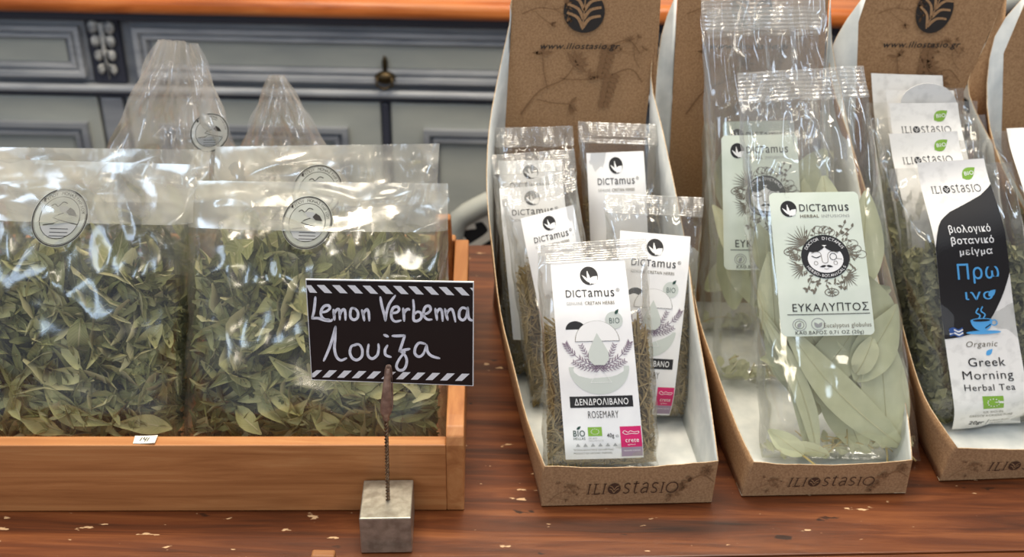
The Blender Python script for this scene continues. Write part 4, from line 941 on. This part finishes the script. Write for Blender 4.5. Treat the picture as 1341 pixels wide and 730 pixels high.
def euc(label, TL, TR, BL, BR, Yt, Yb, lab, seed, T=0.044, front=False, nback=14, vt=0.60):
    bag = Bag(TL, TR, BL, BR, Yt, Yb, T, seed=seed, vt=vt, pw=5, crinkle=1.5, rise=0.08)
    t = thing('herb_bag', bag.mid(0.5, 0), label, 'bag', 'tall clear eucalyptus bags in the second box'); rnd = random.Random(seed)
    o, f = sheet(bag, t, lab, 161, M['paper_green'], 24, 36, round_=1.6, lift=0.0013); p = Print(f, o); p.bg = 'white'; euc_art(p); p.done(); o['label'] = 'pale green paper label with round face emblem'
    bag.build_film(t, M['film'], 40, 60); bag.seal(t, 0.925, ribs=8)
    if front:
        # main crescent leaf, then the round ones, all told apart in the photo
        for px, wd, dep, sd, cu, sk, stm in (
            (((1186, 598), (1018, 425)), 0.027, 0.0015, 300, 0.10, -0.05, 0.014),
            (((1165, 590), (1152, 425)), 0.042, 0.010, 301, 0.08, 0.0, 0.012),
            (((1060, 512), (1140, 400)), 0.036, 0.008, 302, 0.15, 0.06, 0.0),
            (((1078, 600), (1008, 415)), 0.015, 0.006, 303, 0.10, 0.05, 0.0),
            (((1060, 598), (996, 400)), 0.013, 0.009, 304, 0.10, 0.06, 0.0),
            (((1105, 540), (1055, 420)), 0.042, 0.014, 305, 0.15, 0.0, 0.0),
            (((1128, 500), (1185, 400)), 0.034, 0.006, 306, 0.2, 0.0, 0.0),
            (((1170, 480), (1140, 350)), 0.040, 0.016, 307, 0.2, 0.05, 0.0),
            (((1122, 492), (1146, 440)), 0.020, 0.003, 308, 0.8, 0.0, 0.0),
            (((1052, 600), (1006, 565)), 0.018, 0.004, 309, 0.4, 0.0, 0.018),
            (((1090, 600), (1035, 580)), 0.012, 0.005, 310, 0.3, 0.0, 0.0),
            (((1130, 600), (1080, 470)), 0.036, 0.018, 311, 0.2, 0.0, 0.0),
            (((1030, 500), (1040, 330)), 0.040, 0.018, 312, 0.2, 0.0, 0.0),
            (((1010, 460), (1000, 330)), 0.024, 0.012, 313, 0.2, 0.0, 0.0),
            (((1100, 400), (1080, 230)), 0.040, 0.020, 314, 0.2, 0.0, 0.0),
            (((1130, 380), (1135, 250)), 0.030, 0.020, 315, 0.2, 0.0, 0.0)):
            euc_leaf(bag, t, px, wd, dep, sd, cu, sick=sk, stem=stm)
    big = [leaf_shape(random.Random(k).uniform(0.05, 0.08), random.Random(k+3).uniform(0.022, 0.036), 400+k, 10, 4, 0.25, 0.35, 0.2, 0.05*(-1)**k, wave=0.0008) for k in range(6)]
    ms = []
    for a, f, uv in big:
        me = bpy.data.meshes.new('leaf'); me.from_pydata(a.tolist(), [], f); me.materials.append(M['e_leaf']); me.polygons.foreach_set('use_smooth', [True]*len(me.polygons)); ms.append((me, a))
    pieces(bag, t, 'leaf', ms, nback, lambda u: 0.56, rnd, tilt=0.2, sc_=(0.85, 1.1), hr=(-0.7, 0.0) if front else (-0.2, 0.7), v0=0.2)
    st = MB()
    for k in range(26 if front else 8):
        u, v = rnd.uniform(0.08, 0.92), rnd.uniform(0.02, 0.07); c = bag.mid(u, v)+bag.n*bag.H(u, v)*rnd.uniform(-0.2, 0.6); d = Vector((rnd.uniform(-1, 1), rnd.uniform(-.3, .3), rnd.uniform(-0.1, .5))).normalized()*rnd.uniform(0.004, 0.012)
        st.tube([c-d, c+Vector((0, 0, .001)), c+d], 0.0005, 4)
    q = st.build('broken_stalks', M['e_stem'], t, True); q['kind'] = 'stuff'
    bits = [leaf_shape(0.013, 0.008, 500+k, 3, 2, 0.5, 0.5, 0.3) for k in range(4)]
    mass(bag, t, 'leaf_crumbs', bits, 45, lambda u: 0.05, M['e_leaf'], rnd, 0.7, lim=0.8)
    return bag
euc('front eucalyptus bag with large pale leaves below its whole label', (965, 98), (1131, 88), 998, 1206, 0.775, 0.656, [(1008.5, 253), (1124.5, 251), (1145, 438), (1023, 441)], 31, front=True)
euc('tall eucalyptus bag behind the front one, label half hidden', (918, 2), (1080, -2), 935, 1105, 0.860, 0.762, [(946, 178), (1044, 176), (1052, 352), (949, 354)], 32)
euc('rearmost eucalyptus bag standing flat against the cardboard back', (925, 14), (1072, 10), 915, 1070, 0.884, 0.845, [(947, 160), (1040, 158), (1044, 320), (950, 322)], 33, T=0.026, nback=8)

# herbal tea
def tea_art(p, full):
    p.leaf('emblem', 62, 24, 25, 15, -0.55, 'green'); p.text('lettering', 'BIO', 66, 80, 20.5, 5, 'white', 3, rot=-0.08, bold=0.01)
    iliostasio(p, 13, 84, 41, 8.5, 'black', 0, 2)
    if not full: return
    # black curved field
    def top(x): return float(np.interp(x, (0, 3, 8, 16, 30, 46, 62, 80, 95, 100), (112, 99, 85, 74, 65, 59, 53, 46, 37, 33)))
    def bot(x): return float(np.interp(x, (0, 20, 48, 60, 70, 78, 85, 92, 100), (239, 236, 229, 219, 206, 194, 182, 168, 148)))
    n = 20; vs, fs = [], []; m = 30
    for i in range(n+1):
        x = 100*i/n; a, b = top(x), bot(x)
        if i == 0: a = 110
        for k in range(m+1): vs.append((x, a+(b-a)*k/m))
    for i in range(n):
        for k in range(m): q = i*(m+1)+k; fs.append((q, q+1, q+m+2, q+m+1))
    p.add('black_field', vs, fs, 'black', 1.5)
    p.text('lettering', 'βιολογικό', 22, 80, 91, 9, 'white', 4, 0.004); p.text('lettering', 'βοτανικό', 22, 82, 106, 9, 'white', 4, 0.013); p.text('lettering', 'μείγμα', 32, 78, 121, 9, 'white', 4, 0.013)
    p.text('lettering', 'Πρω', 26, 84, 155, 21, 'blue', 4, 0.006); p.text('lettering', 'ινο', 34, 72, 184, 14, 'blue', 4, 0.006); p.leaf('emblem', 66, 180, 14, 8, -0.7, 'blue', 4)
    p.line('emblem', [(50, 196), (46, 202), (51, 206), (48, 211)], 1.8, 'blue', 4); p.line('emblem', [(56, 194), (53, 200), (58, 205), (55, 210)], 1.8, 'blue', 4)
    p.ell('emblem', 52, 213, 15, 15, 'blue', 4, 0, math.pi); p.ell('emblem', 52, 213, 15, 3, 'blue', 4); p.ell('emblem', 52, 213, 12, 1.8, 'black', 5); p.ring('emblem', 69, 217, 5, 4.5, 1.6, 'blue', 4, 16); p.ell('emblem', 53, 230, 24, 2.6, 'blue', 4)
    p.line('emblem', [(64, 219), (56, 224)], 1.5, 'black', 5, False)
    for k in range(5): p.line('emblem', [(7, 225+k*2.2), (13, 223+k*2.2), (19, 226+k*2.2), (25, 223+k*2.2)], 2.2, 'navy' if k % 2 == 0 else 'white', 4)
    p.rect('emblem', 7, 224, 13, 230, 'navy', 5, 2, 2)
    p.text('lettering', 'Organic', 27, 70, 250, 8, 'olive', 2, 0, 0.25)
    p.leaf('emblem', 52, 262, 13, 6.5, -0.7, 'blue'); p.text('lettering', 'Greek', 26, 76, 277, 12, 'black', 2, 0.003); p.text('lettering', 'Morning', 16, 84, 295, 12, 'black', 2, 0.0); p.text('lettering', 'Herbal Tea', 16, 84, 311, 9, 'black', 2, 0.003)
    p.rect('emblem', 38, 319, 66, 338, 'green', 1, 4, 3)
    for k in range(12):
        a = k*math.pi/6; p.ell('emblem', 52+8*math.cos(a), 328.5+5.5*math.sin(a), 0.9, 0.9, 'white', 3, n=6)
    p.text('lettering', 'GR-BIO-06', 38, 66, 345.5, 3.4, 'olive'); p.text('lettering', 'GREECE AGRICULTURE', 20, 80, 352, 3.6, 'olive')
    p.text('lettering', '20gr', 20, 42, 366, 6.5, 'black', 2, 0.012, 0.25); p.line('lettering', [(45, 369), (48, 358)], 0.8, 'black', 2, False); p.text('lettering', 'καθαρό βάρος', 50, 78, 362, 3, 'olive'); p.text('lettering', 'net weight', 50, 70, 367, 3, 'olive')
BITS = [leaf_shape(random.Random(k).uniform(0.007, 0.019), random.Random(k+5).uniform(0.004, 0.010), 600+k, 3, 2, 0.6, 0.7, 0.5) for k in range(8)]
def tea(label, TL, TR, BL, BR, Yt, Yb, lab, AH, seed, n, full=True, T=0.044, group='tea bags with white strap labels in the third box', tab=None, vtop=0.70):
    bag = Bag(TL, TR, BL, BR, Yt, Yb, T, seed=seed, vt=0.72, pw=5, crinkle=1.2)
    t = thing('tea_bag', bag.mid(0.5, 0), label, 'bag', group); rnd = random.Random(seed)
    o, f = sheet(bag, t, lab, AH, M['paper_tex'], 14, 40, bend=lambda a, b: 0.004*math.sin(b*7+0.6)*(b < 1)*math.sin(math.pi*min(1, b*1.0))+0.001*math.cos((a-.5)*3), lift=0.0035)
    p = Print(f, o); p.bg = 'white'
    if full is not None: tea_art(p, full); p.done()
    if tab:
        cx, cy, r = tab; Y = bag.c[0].y-0.014; vs = [P(cx+r*math.cos(math.pi*i/14), cy-r*0.75*math.sin(math.pi*i/14), Y) for i in range(15)]; vs += [P(cx-r, cy+14, Y), P(cx+r, cy+14, Y)]
        vs2 = [v+Vector((0, 0.0004, 0)) for v in vs]; n_ = len(vs)
        q = mk('label_tab', vs+vs2, [tuple(range(n_))[::-1], tuple(range(n_, 2*n_))]+[(i, (i+1) % n_, n_+(i+1) % n_, n_+i) for i in range(n_)], M['paper_tex'], t, smooth=False); q['label'] = 'white half-round paper tab'
    bag.build_film(t, M['film'], 34, 44)
    if n: mass(bag, t, 'dried_herbs', BITS, n, lambda u: vtop+0.03*math.sin(u*8+seed), M['t_bit'], rnd, 0.7, (0.7, 1.3), lim=0.9)
    return bag
tea('front herbal tea bag, its whole label with black field and blue cup', (1163, 222), (1325, 212), 1213, 1378, 0.765, 0.710, [(1212, 217), (1301, 211), (1350, 565), (1251, 567)], 375, 41, 4200)
tea('herbal tea bag directly behind the front one, label top with green leaf', (1150, 190), (1302, 182), 1178, 1335, 0.806, 0.755, [(1174, 179), (1265, 175), (1305, 480), (1210, 485)], 330, 42, 1200, False)
tea('third herbal tea bag back, label top standing above the second', (1138, 155), (1290, 150), 1160, 1310, 0.840, 0.795, [(1171, 138), (1262, 137), (1290, 430), (1195, 432)], 330, 43, 700, False, T=0.034)
tea('fourth herbal tea bag back, with a half-round white paper tab', (1135, 135), (1280, 132), 1150, 1290, 0.866, 0.832, [(1165, 121), (1255, 121), (1272, 400), (1180, 402)], 330, 44, 500, None, T=0.028, tab=(1216, 137, 37))
tea('rearmost herbal tea bag, plain white label against the cardboard back', (1128, 118), (1262, 115), 1140, 1275, 0.889, 0.864, [(1144, 98), (1238, 101), (1252, 380), (1158, 380)], 330, 45, 300, None, T=0.022)
tea('herbal tea bag in the fourth box, cut off by the right edge', (1302, 172), (1445, 165), 1380, 1540, 0.850, 0.730, [(1331, 163), (1420, 160), (1480, 560), (1392, 565)], 375, 46, 1800, None, group='tea bag in the fourth box')

# ------------------------------------------------------------------ sign holder and card
bp0 = PZ(473, 726, 0); bp1 = PZ(540, 725, 0); BW = (bp1-bp0).length
hb = P(475, 680, bp0.y).z; by = PZ(475, 629, hb).y
c0 = Vector((bp0.x, bp0.y, 0)); e1 = (bp1-bp0).normalized(); e2 = Vector((-e1.y, e1.x, 0)); BD = by-bp0.y
def BF(x, y, z): return c0+e1*x+e2*y+Vector((0, 0, z))
hd = thing('card_holder', BF(BW/2, BD/2, 0), 'metal cube stand with twisted wire and bronze clip holding the name card', 'holder')
bev(MB().box((0, 0, 0.0005), (BW, BD, hb), fr=BF).build('block', M['steel'], hd), 0.0009, 3)
w0 = PZ(508, 655, hb); WY = w0.y
w1 = P(505.5, 545, WY); cl1 = P(508.5, 481, WY)
cardY = WY+0.004
for k in range(2):
    pts = []
    for i in range(91):
        t = i/90; a = t*2*math.pi*13+k*math.pi; q = lerp(w0, w1, t); pts.append(q+Vector((math.cos(a)*0.0008, math.sin(a)*0.0008, 0)))
    MB().tube(pts, 0.0008, 6).build('wire', M['wire'], hd, True)
# clip: two long tapering jaws
ax = (cl1-w1).normalized(); L0 = (cl1-w1).length
for side in (-1, 1):
    b = MB(); rows = []
    for i in range(11):
        t = i/10; wd = (0.0030+0.0012*math.sin(math.pi*min(1, t*2.2+0.1)))*(1-0.45*t) if t < 1 else 0.0012
        wd = [0.0022, 0.0036, 0.0038, 0.0036, 0.0034, 0.0031, 0.0029, 0.0026, 0.0023, 0.0020, 0.0012][i]
        yo = side*(0.0013+0.0022*math.sin(math.pi*t)); c = lerp(w1, cl1, t)+Vector((0, yo, 0))
        for jx in range(5):
            a = (jx/4-0.5)*2; b.v.append(c+Vector((a*wd, side*0.0012*(1-a*a), 0)))
    for i in range(10):
        for jx in range(4): q = i*5+jx; b.f.append((q, q+1, q+6, q+5)); b.m.append(0)
    o = b.build('jaw', M['clip'], hd, True); md = o.modifiers.new('sheet', 'SOLIDIFY'); md.thickness = 0.0006
MB().tube([w1+Vector((0, 0, -0.003)), w1+Vector((0, 0, 0.004))], 0.0022, 10).build('ferrule', M['clip'], hd, True)
pc = [P(400, 366, cardY+0.001), P(620.5, 369.5, cardY-0.002), P(620, 506, cardY-0.002), P(408, 498, cardY+0.001)]
cn = (pc[1]-pc[0]).cross(pc[2]-pc[1]).normalized()
if cn.y > 0: cn = -cn
nc = thing('name_card', (pc[2]+pc[3])/2, 'small black card reading Lemon Verbenna in white handwriting, held by the clip', 'sign')
th = 0.0009
front = [q+Vector((0, 0, 0)) for q in pc]; backv = [q-cn*th for q in pc]
wvs = backv+[q-cn*0.0 for q in pc]
card = mk('card_board', [backv[3], backv[2], backv[1], backv[0], pc[3], pc[2], pc[1], pc[0]], [(0, 3, 2, 1), (4, 5, 6, 7), (0, 1, 5, 4), (1, 2, 6, 5), (2, 3, 7, 6), (3, 0, 4, 7)], M['card_w'], nc, smooth=False); card['label'] = 'white card edge'
def cmap(x, y, off):    # x,y in picture pixels
    return on_plane(x, y, pc[0], cn)+cn*off
def zc(x, y): return (390+x/4.5625, 355+y/4.5625)
p = Print(cmap, card)
p.add('black_face', [(401.2, 367.2), (619.3, 370.7), (618.8, 505), (408.8, 497)], [(0, 1, 2, 3)], 'card', 1)
M['card'].use_backface_culling = False
topx = [(50, 82), (113, 82), (205, 83), (296, 84), (387, 86), (478, 87), (569, 88), (660, 90), (751, 92), (842, 94), (933, 96)]
for i, (x, y) in enumerate(topx):
    if i == 0: q = [(50, 84), (80, 84), (117, 130), (72, 128)]
    else: q = [(x, y), (x+46, y+1), (x+94, y+50), (x+48, y+48)]
    p.add('stripes', [zc(*a) for a in q], [(0, 1, 2, 3)], 'white', 2)
p.add('stripes', [zc(*a) for a in [(1028, 99), (1046, 99), (1046, 120)]], [(0, 1, 2)], 'white', 2)
for i in range(10):
    x = 147+i*88; y = 635+i*2.3
    q = [(x, y), (x+42, y), (x+88, y-42), (x+42, y-43)]
    p.add('stripes', [zc(*a) for a in q], [(0, 1, 2, 3)], 'white', 2)
p.add('stripes', [zc(*a) for a in [(88, 634), (100, 634), (146, 592), (112, 592), (86, 612)]], [(0, 1, 2, 3, 4)], 'white', 2)
W_ = 16
strokes = [
    [(106, 155), (103, 190), (97, 240), (86, 282)], [(86, 282), (120, 280), (160, 292), (196, 296), (206, 288)],            # L
    [(140, 245), (170, 240), (192, 222), (185, 205), (160, 208), (142, 232), (140, 262), (158, 285), (188, 288)],             # e
    [(214, 230), (218, 262), (220, 290)], [(216, 262), (228, 236), (242, 226), (250, 240), (252, 288)], [(252, 262), (262, 238), (276, 228), (284, 244), (286, 290)],   # m
    [(340, 222), (322, 222), (314, 250), (318, 278), (338, 290), (358, 276), (360, 246), (346, 226), (334, 222)],             # o
    [(384, 232), (392, 262), (398, 294)], [(390, 262), (400, 240), (414, 228), (424, 246), (428, 294)],                       # n
    [(494, 155), (504, 210), (518, 260), (524, 296)], [(524, 296), (532, 240), (550, 190), (582, 146)],                       # V
    [(560, 250), (590, 246), (606, 230), (596, 212), (572, 218), (560, 246), (562, 280), (582, 300), (616, 294)],             # e
    [(630, 222), (634, 256), (636, 296)], [(634, 256), (644, 236), (658, 226), (668, 230)],                                   # r
    [(690, 172), (694, 220), (692, 262), (694, 292), (716, 296), (738, 278), (736, 250), (716, 242), (698, 256)],             # b
    [(752, 256), (776, 250), (794, 230), (786, 208), (764, 212), (752, 240), (756, 270), (776, 288), (800, 288)],             # e
    [(822, 224), (828, 258), (832, 290)], [(828, 258), (838, 234), (852, 226), (862, 244), (866, 296)],                       # n
    [(880, 226), (888, 260), (896, 290)], [(888, 260), (900, 236), (918, 226), (930, 246), (942, 300)],                       # n
    [(1008, 224), (984, 218), (966, 240), (966, 276), (986, 292), (1006, 272), (1016, 216)], [(1016, 216), (1018, 262), (1026, 286), (1044, 294)],   # a
    [(226, 330), (214, 380), (196, 440), (174, 495), (156, 534)], [(226, 330), (224, 400), (220, 460), (232, 510), (258, 532), (290, 520)],          # lambda
    [(350, 440), (322, 448), (312, 484), (326, 518), (354, 530), (382, 510), (386, 470), (370, 440), (344, 436)],             # o
    [(424, 438), (418, 480), (424, 510), (448, 522), (476, 500), (484, 462), (482, 436)],                                     # u
    [(536, 444), (522, 470), (526, 500), (556, 512)], [(516, 380), (540, 390)],                                               # i
    [(566, 386), (600, 386), (640, 384)], [(640, 384), (628, 420), (612, 468), (606, 478)], [(606, 478), (640, 470), (668, 464)], [(612, 478), (640, 500), (652, 540), (636, 584), (604, 590), (590, 564), (610, 520), (640, 484)],   # zeta
    [(762, 434), (726, 428), (704, 454), (700, 490), (722, 510), (750, 494), (770, 440)], [(770, 440), (776, 480), (800, 506), (846, 520)],          # a
]
rr = random.Random(3)
for s_ in strokes:
    q = smooth_line(s_, 5); n_ = len(q)
    wd = [W_*(0.82+0.25*math.sin(3.1*i/n_+rr.random()*0.3)) for i in range(n_)]
    wd[0] *= 0.75; wd[-1] *= 0.55
    v, f = stroke_pts(q, wd); p.add('handwriting', [zc(*a) for a in v], f, 'chalk', 3)
    for e_ in (q[0], q[-1]): v = [e_]+[(e_[0]+W_*0.36*math.cos(k), e_[1]+W_*0.36*math.sin(k)) for k in [2*math.pi*i/8 for i in range(8)]]; p.add('handwriting', [zc(*a) for a in v], [(0, i+1, (i+1) % 8+1) for i in range(8)], 'chalk', 3)
p.done()

# ------------------------------------------------------------------ pale wooden peg at the bottom edge
wp = PZ(409, 719, 0.03)
def sm_box(name, lo, hi, mat, label, cat, kind=None):
    o = MB().box(lo, hi).build(name, mat, origin=((lo[0]+hi[0])/2, (lo[1]+hi[1])/2, lo[2])); bev(o, 0.0015, 3); return tag(o, label, cat)
wq = PZ(440, 719, 0.03)
sm_box('wooden_peg', (wp.x, wp.y-0.007, 0.0005), (wq.x, wp.y, 0.03), M['crate'], 'small pale wooden peg peeking in left of the metal cube stand', 'peg')

# ------------------------------------------------------------------ patterned chairs behind the table
def chair(label, px0, px1, pyt, Y, seed, zbot=-0.38):
    a, b = P(px0, pyt, Y), P(px1, pyt, Y); x0, x1, zt_ = a.x, b.x, a.z
    t = thing('upholstered_chair', ((x0+x1)/2, Y+0.02, TZ), label, 'chair', 'patterned chairs behind the table'); W2 = (x1-x0)/2; xc = (x0+x1)/2
    pts = [(xc-W2, zbot), (xc-W2, zt_-0.08), (xc-W2*0.8, zt_-0.022), (xc-W2*0.3, zt_), (xc+W2*0.3, zt_), (xc+W2*0.8, zt_-0.022), (xc+W2, zt_-0.08), (xc+W2, zbot)]
    q = smooth_line(pts, 4); MB().tube([(u[0], Y, u[1]) for u in q], 0.014, 8).build('back_frame', M['paint_panel'], t, True)
    MB().tube([(xc-W2, Y, zbot), (xc+W2, Y, zbot)], 0.016, 8).build('rail', M['paint_panel'], t, True)
    n = len(q); fv = [(u[0]*0.97+xc*0.03, Y-0.006, u[1]-0.006) for u in q]; bv = [(u[0]*0.97+xc*0.03, Y+0.012, u[1]-0.006) for u in q]
    up = mk('back_cushion', fv+bv, [tuple(range(n)), tuple(range(2*n-1, n-1, -1))]+[((i+1) % n, i, n+i, n+(i+1) % n) for i in range(n)], M['fab'], t, smooth=False)
    r = random.Random(seed); p = Print(lambda x, y, off: Vector((x, Y-0.0072-off, y)), up)
    ns = int((x1-x0)/0.055)
    for i in range(ns):
        for k in range(6):
            cx, cy = x0+0.035+i*(x1-x0-0.03)/ns, zt_-0.05-k*0.06
            if abs(cx-xc) > W2*0.82 or cy < zbot+0.03: continue
            s_ = 0.026; d = 1 if (i+k) % 2 else -1
            p.line('scroll_pattern', [(cx+d*s_*0.9, cy-s_), (cx+d*s_*0.2, cy-s_*0.7), (cx-d*s_*0.6, cy), (cx-d*s_*0.2, cy+s_*0.75), (cx+d*s_*0.5, cy+s_*0.6), (cx+d*s_*0.5, cy+s_*0.1)], (0.007, 0.017), 'fabw')
            p.leaf('scroll_pattern', cx+d*s_, cy-s_*0.2, 0.022, 0.012, 1.2*d, 'fabw')
    p.done()
    sd = 0.40; sy = Y
    st_ = MB().box((xc-W2, sy-sd*0, TZ+0.40), (xc+W2, sy+0.02, TZ+0.44)).build('seat_rail', M['paint_panel'], t)
    bev(MB().box((xc-W2+0.01, sy-0.02, TZ+0.42), (xc+W2-0.01, sy+0.26, TZ+0.48)).build('seat', M['fab'], t), 0.015, 3)
    for sx in (-1, 1):
        MB().tube([(xc+sx*(W2), sy, zbot), (xc+sx*W2, sy, TZ)], 0.015, 8).build('leg', M['paint_panel'], t, True)
        MB().tube([(xc+sx*(W2-0.02), sy+0.24, TZ+0.43), (xc+sx*(W2-0.02), sy+0.25, TZ)], [0.017, 0.011], 8).build('leg', M['paint_panel'], t, True)
chair('black and white scroll-patterned chair behind the table, left of the first box', 592, 905, 252, 1.22, 5)
chair('black and white scroll-patterned chair behind the table, beyond the third box', 1262, 1640, -14, 1.22, 6)
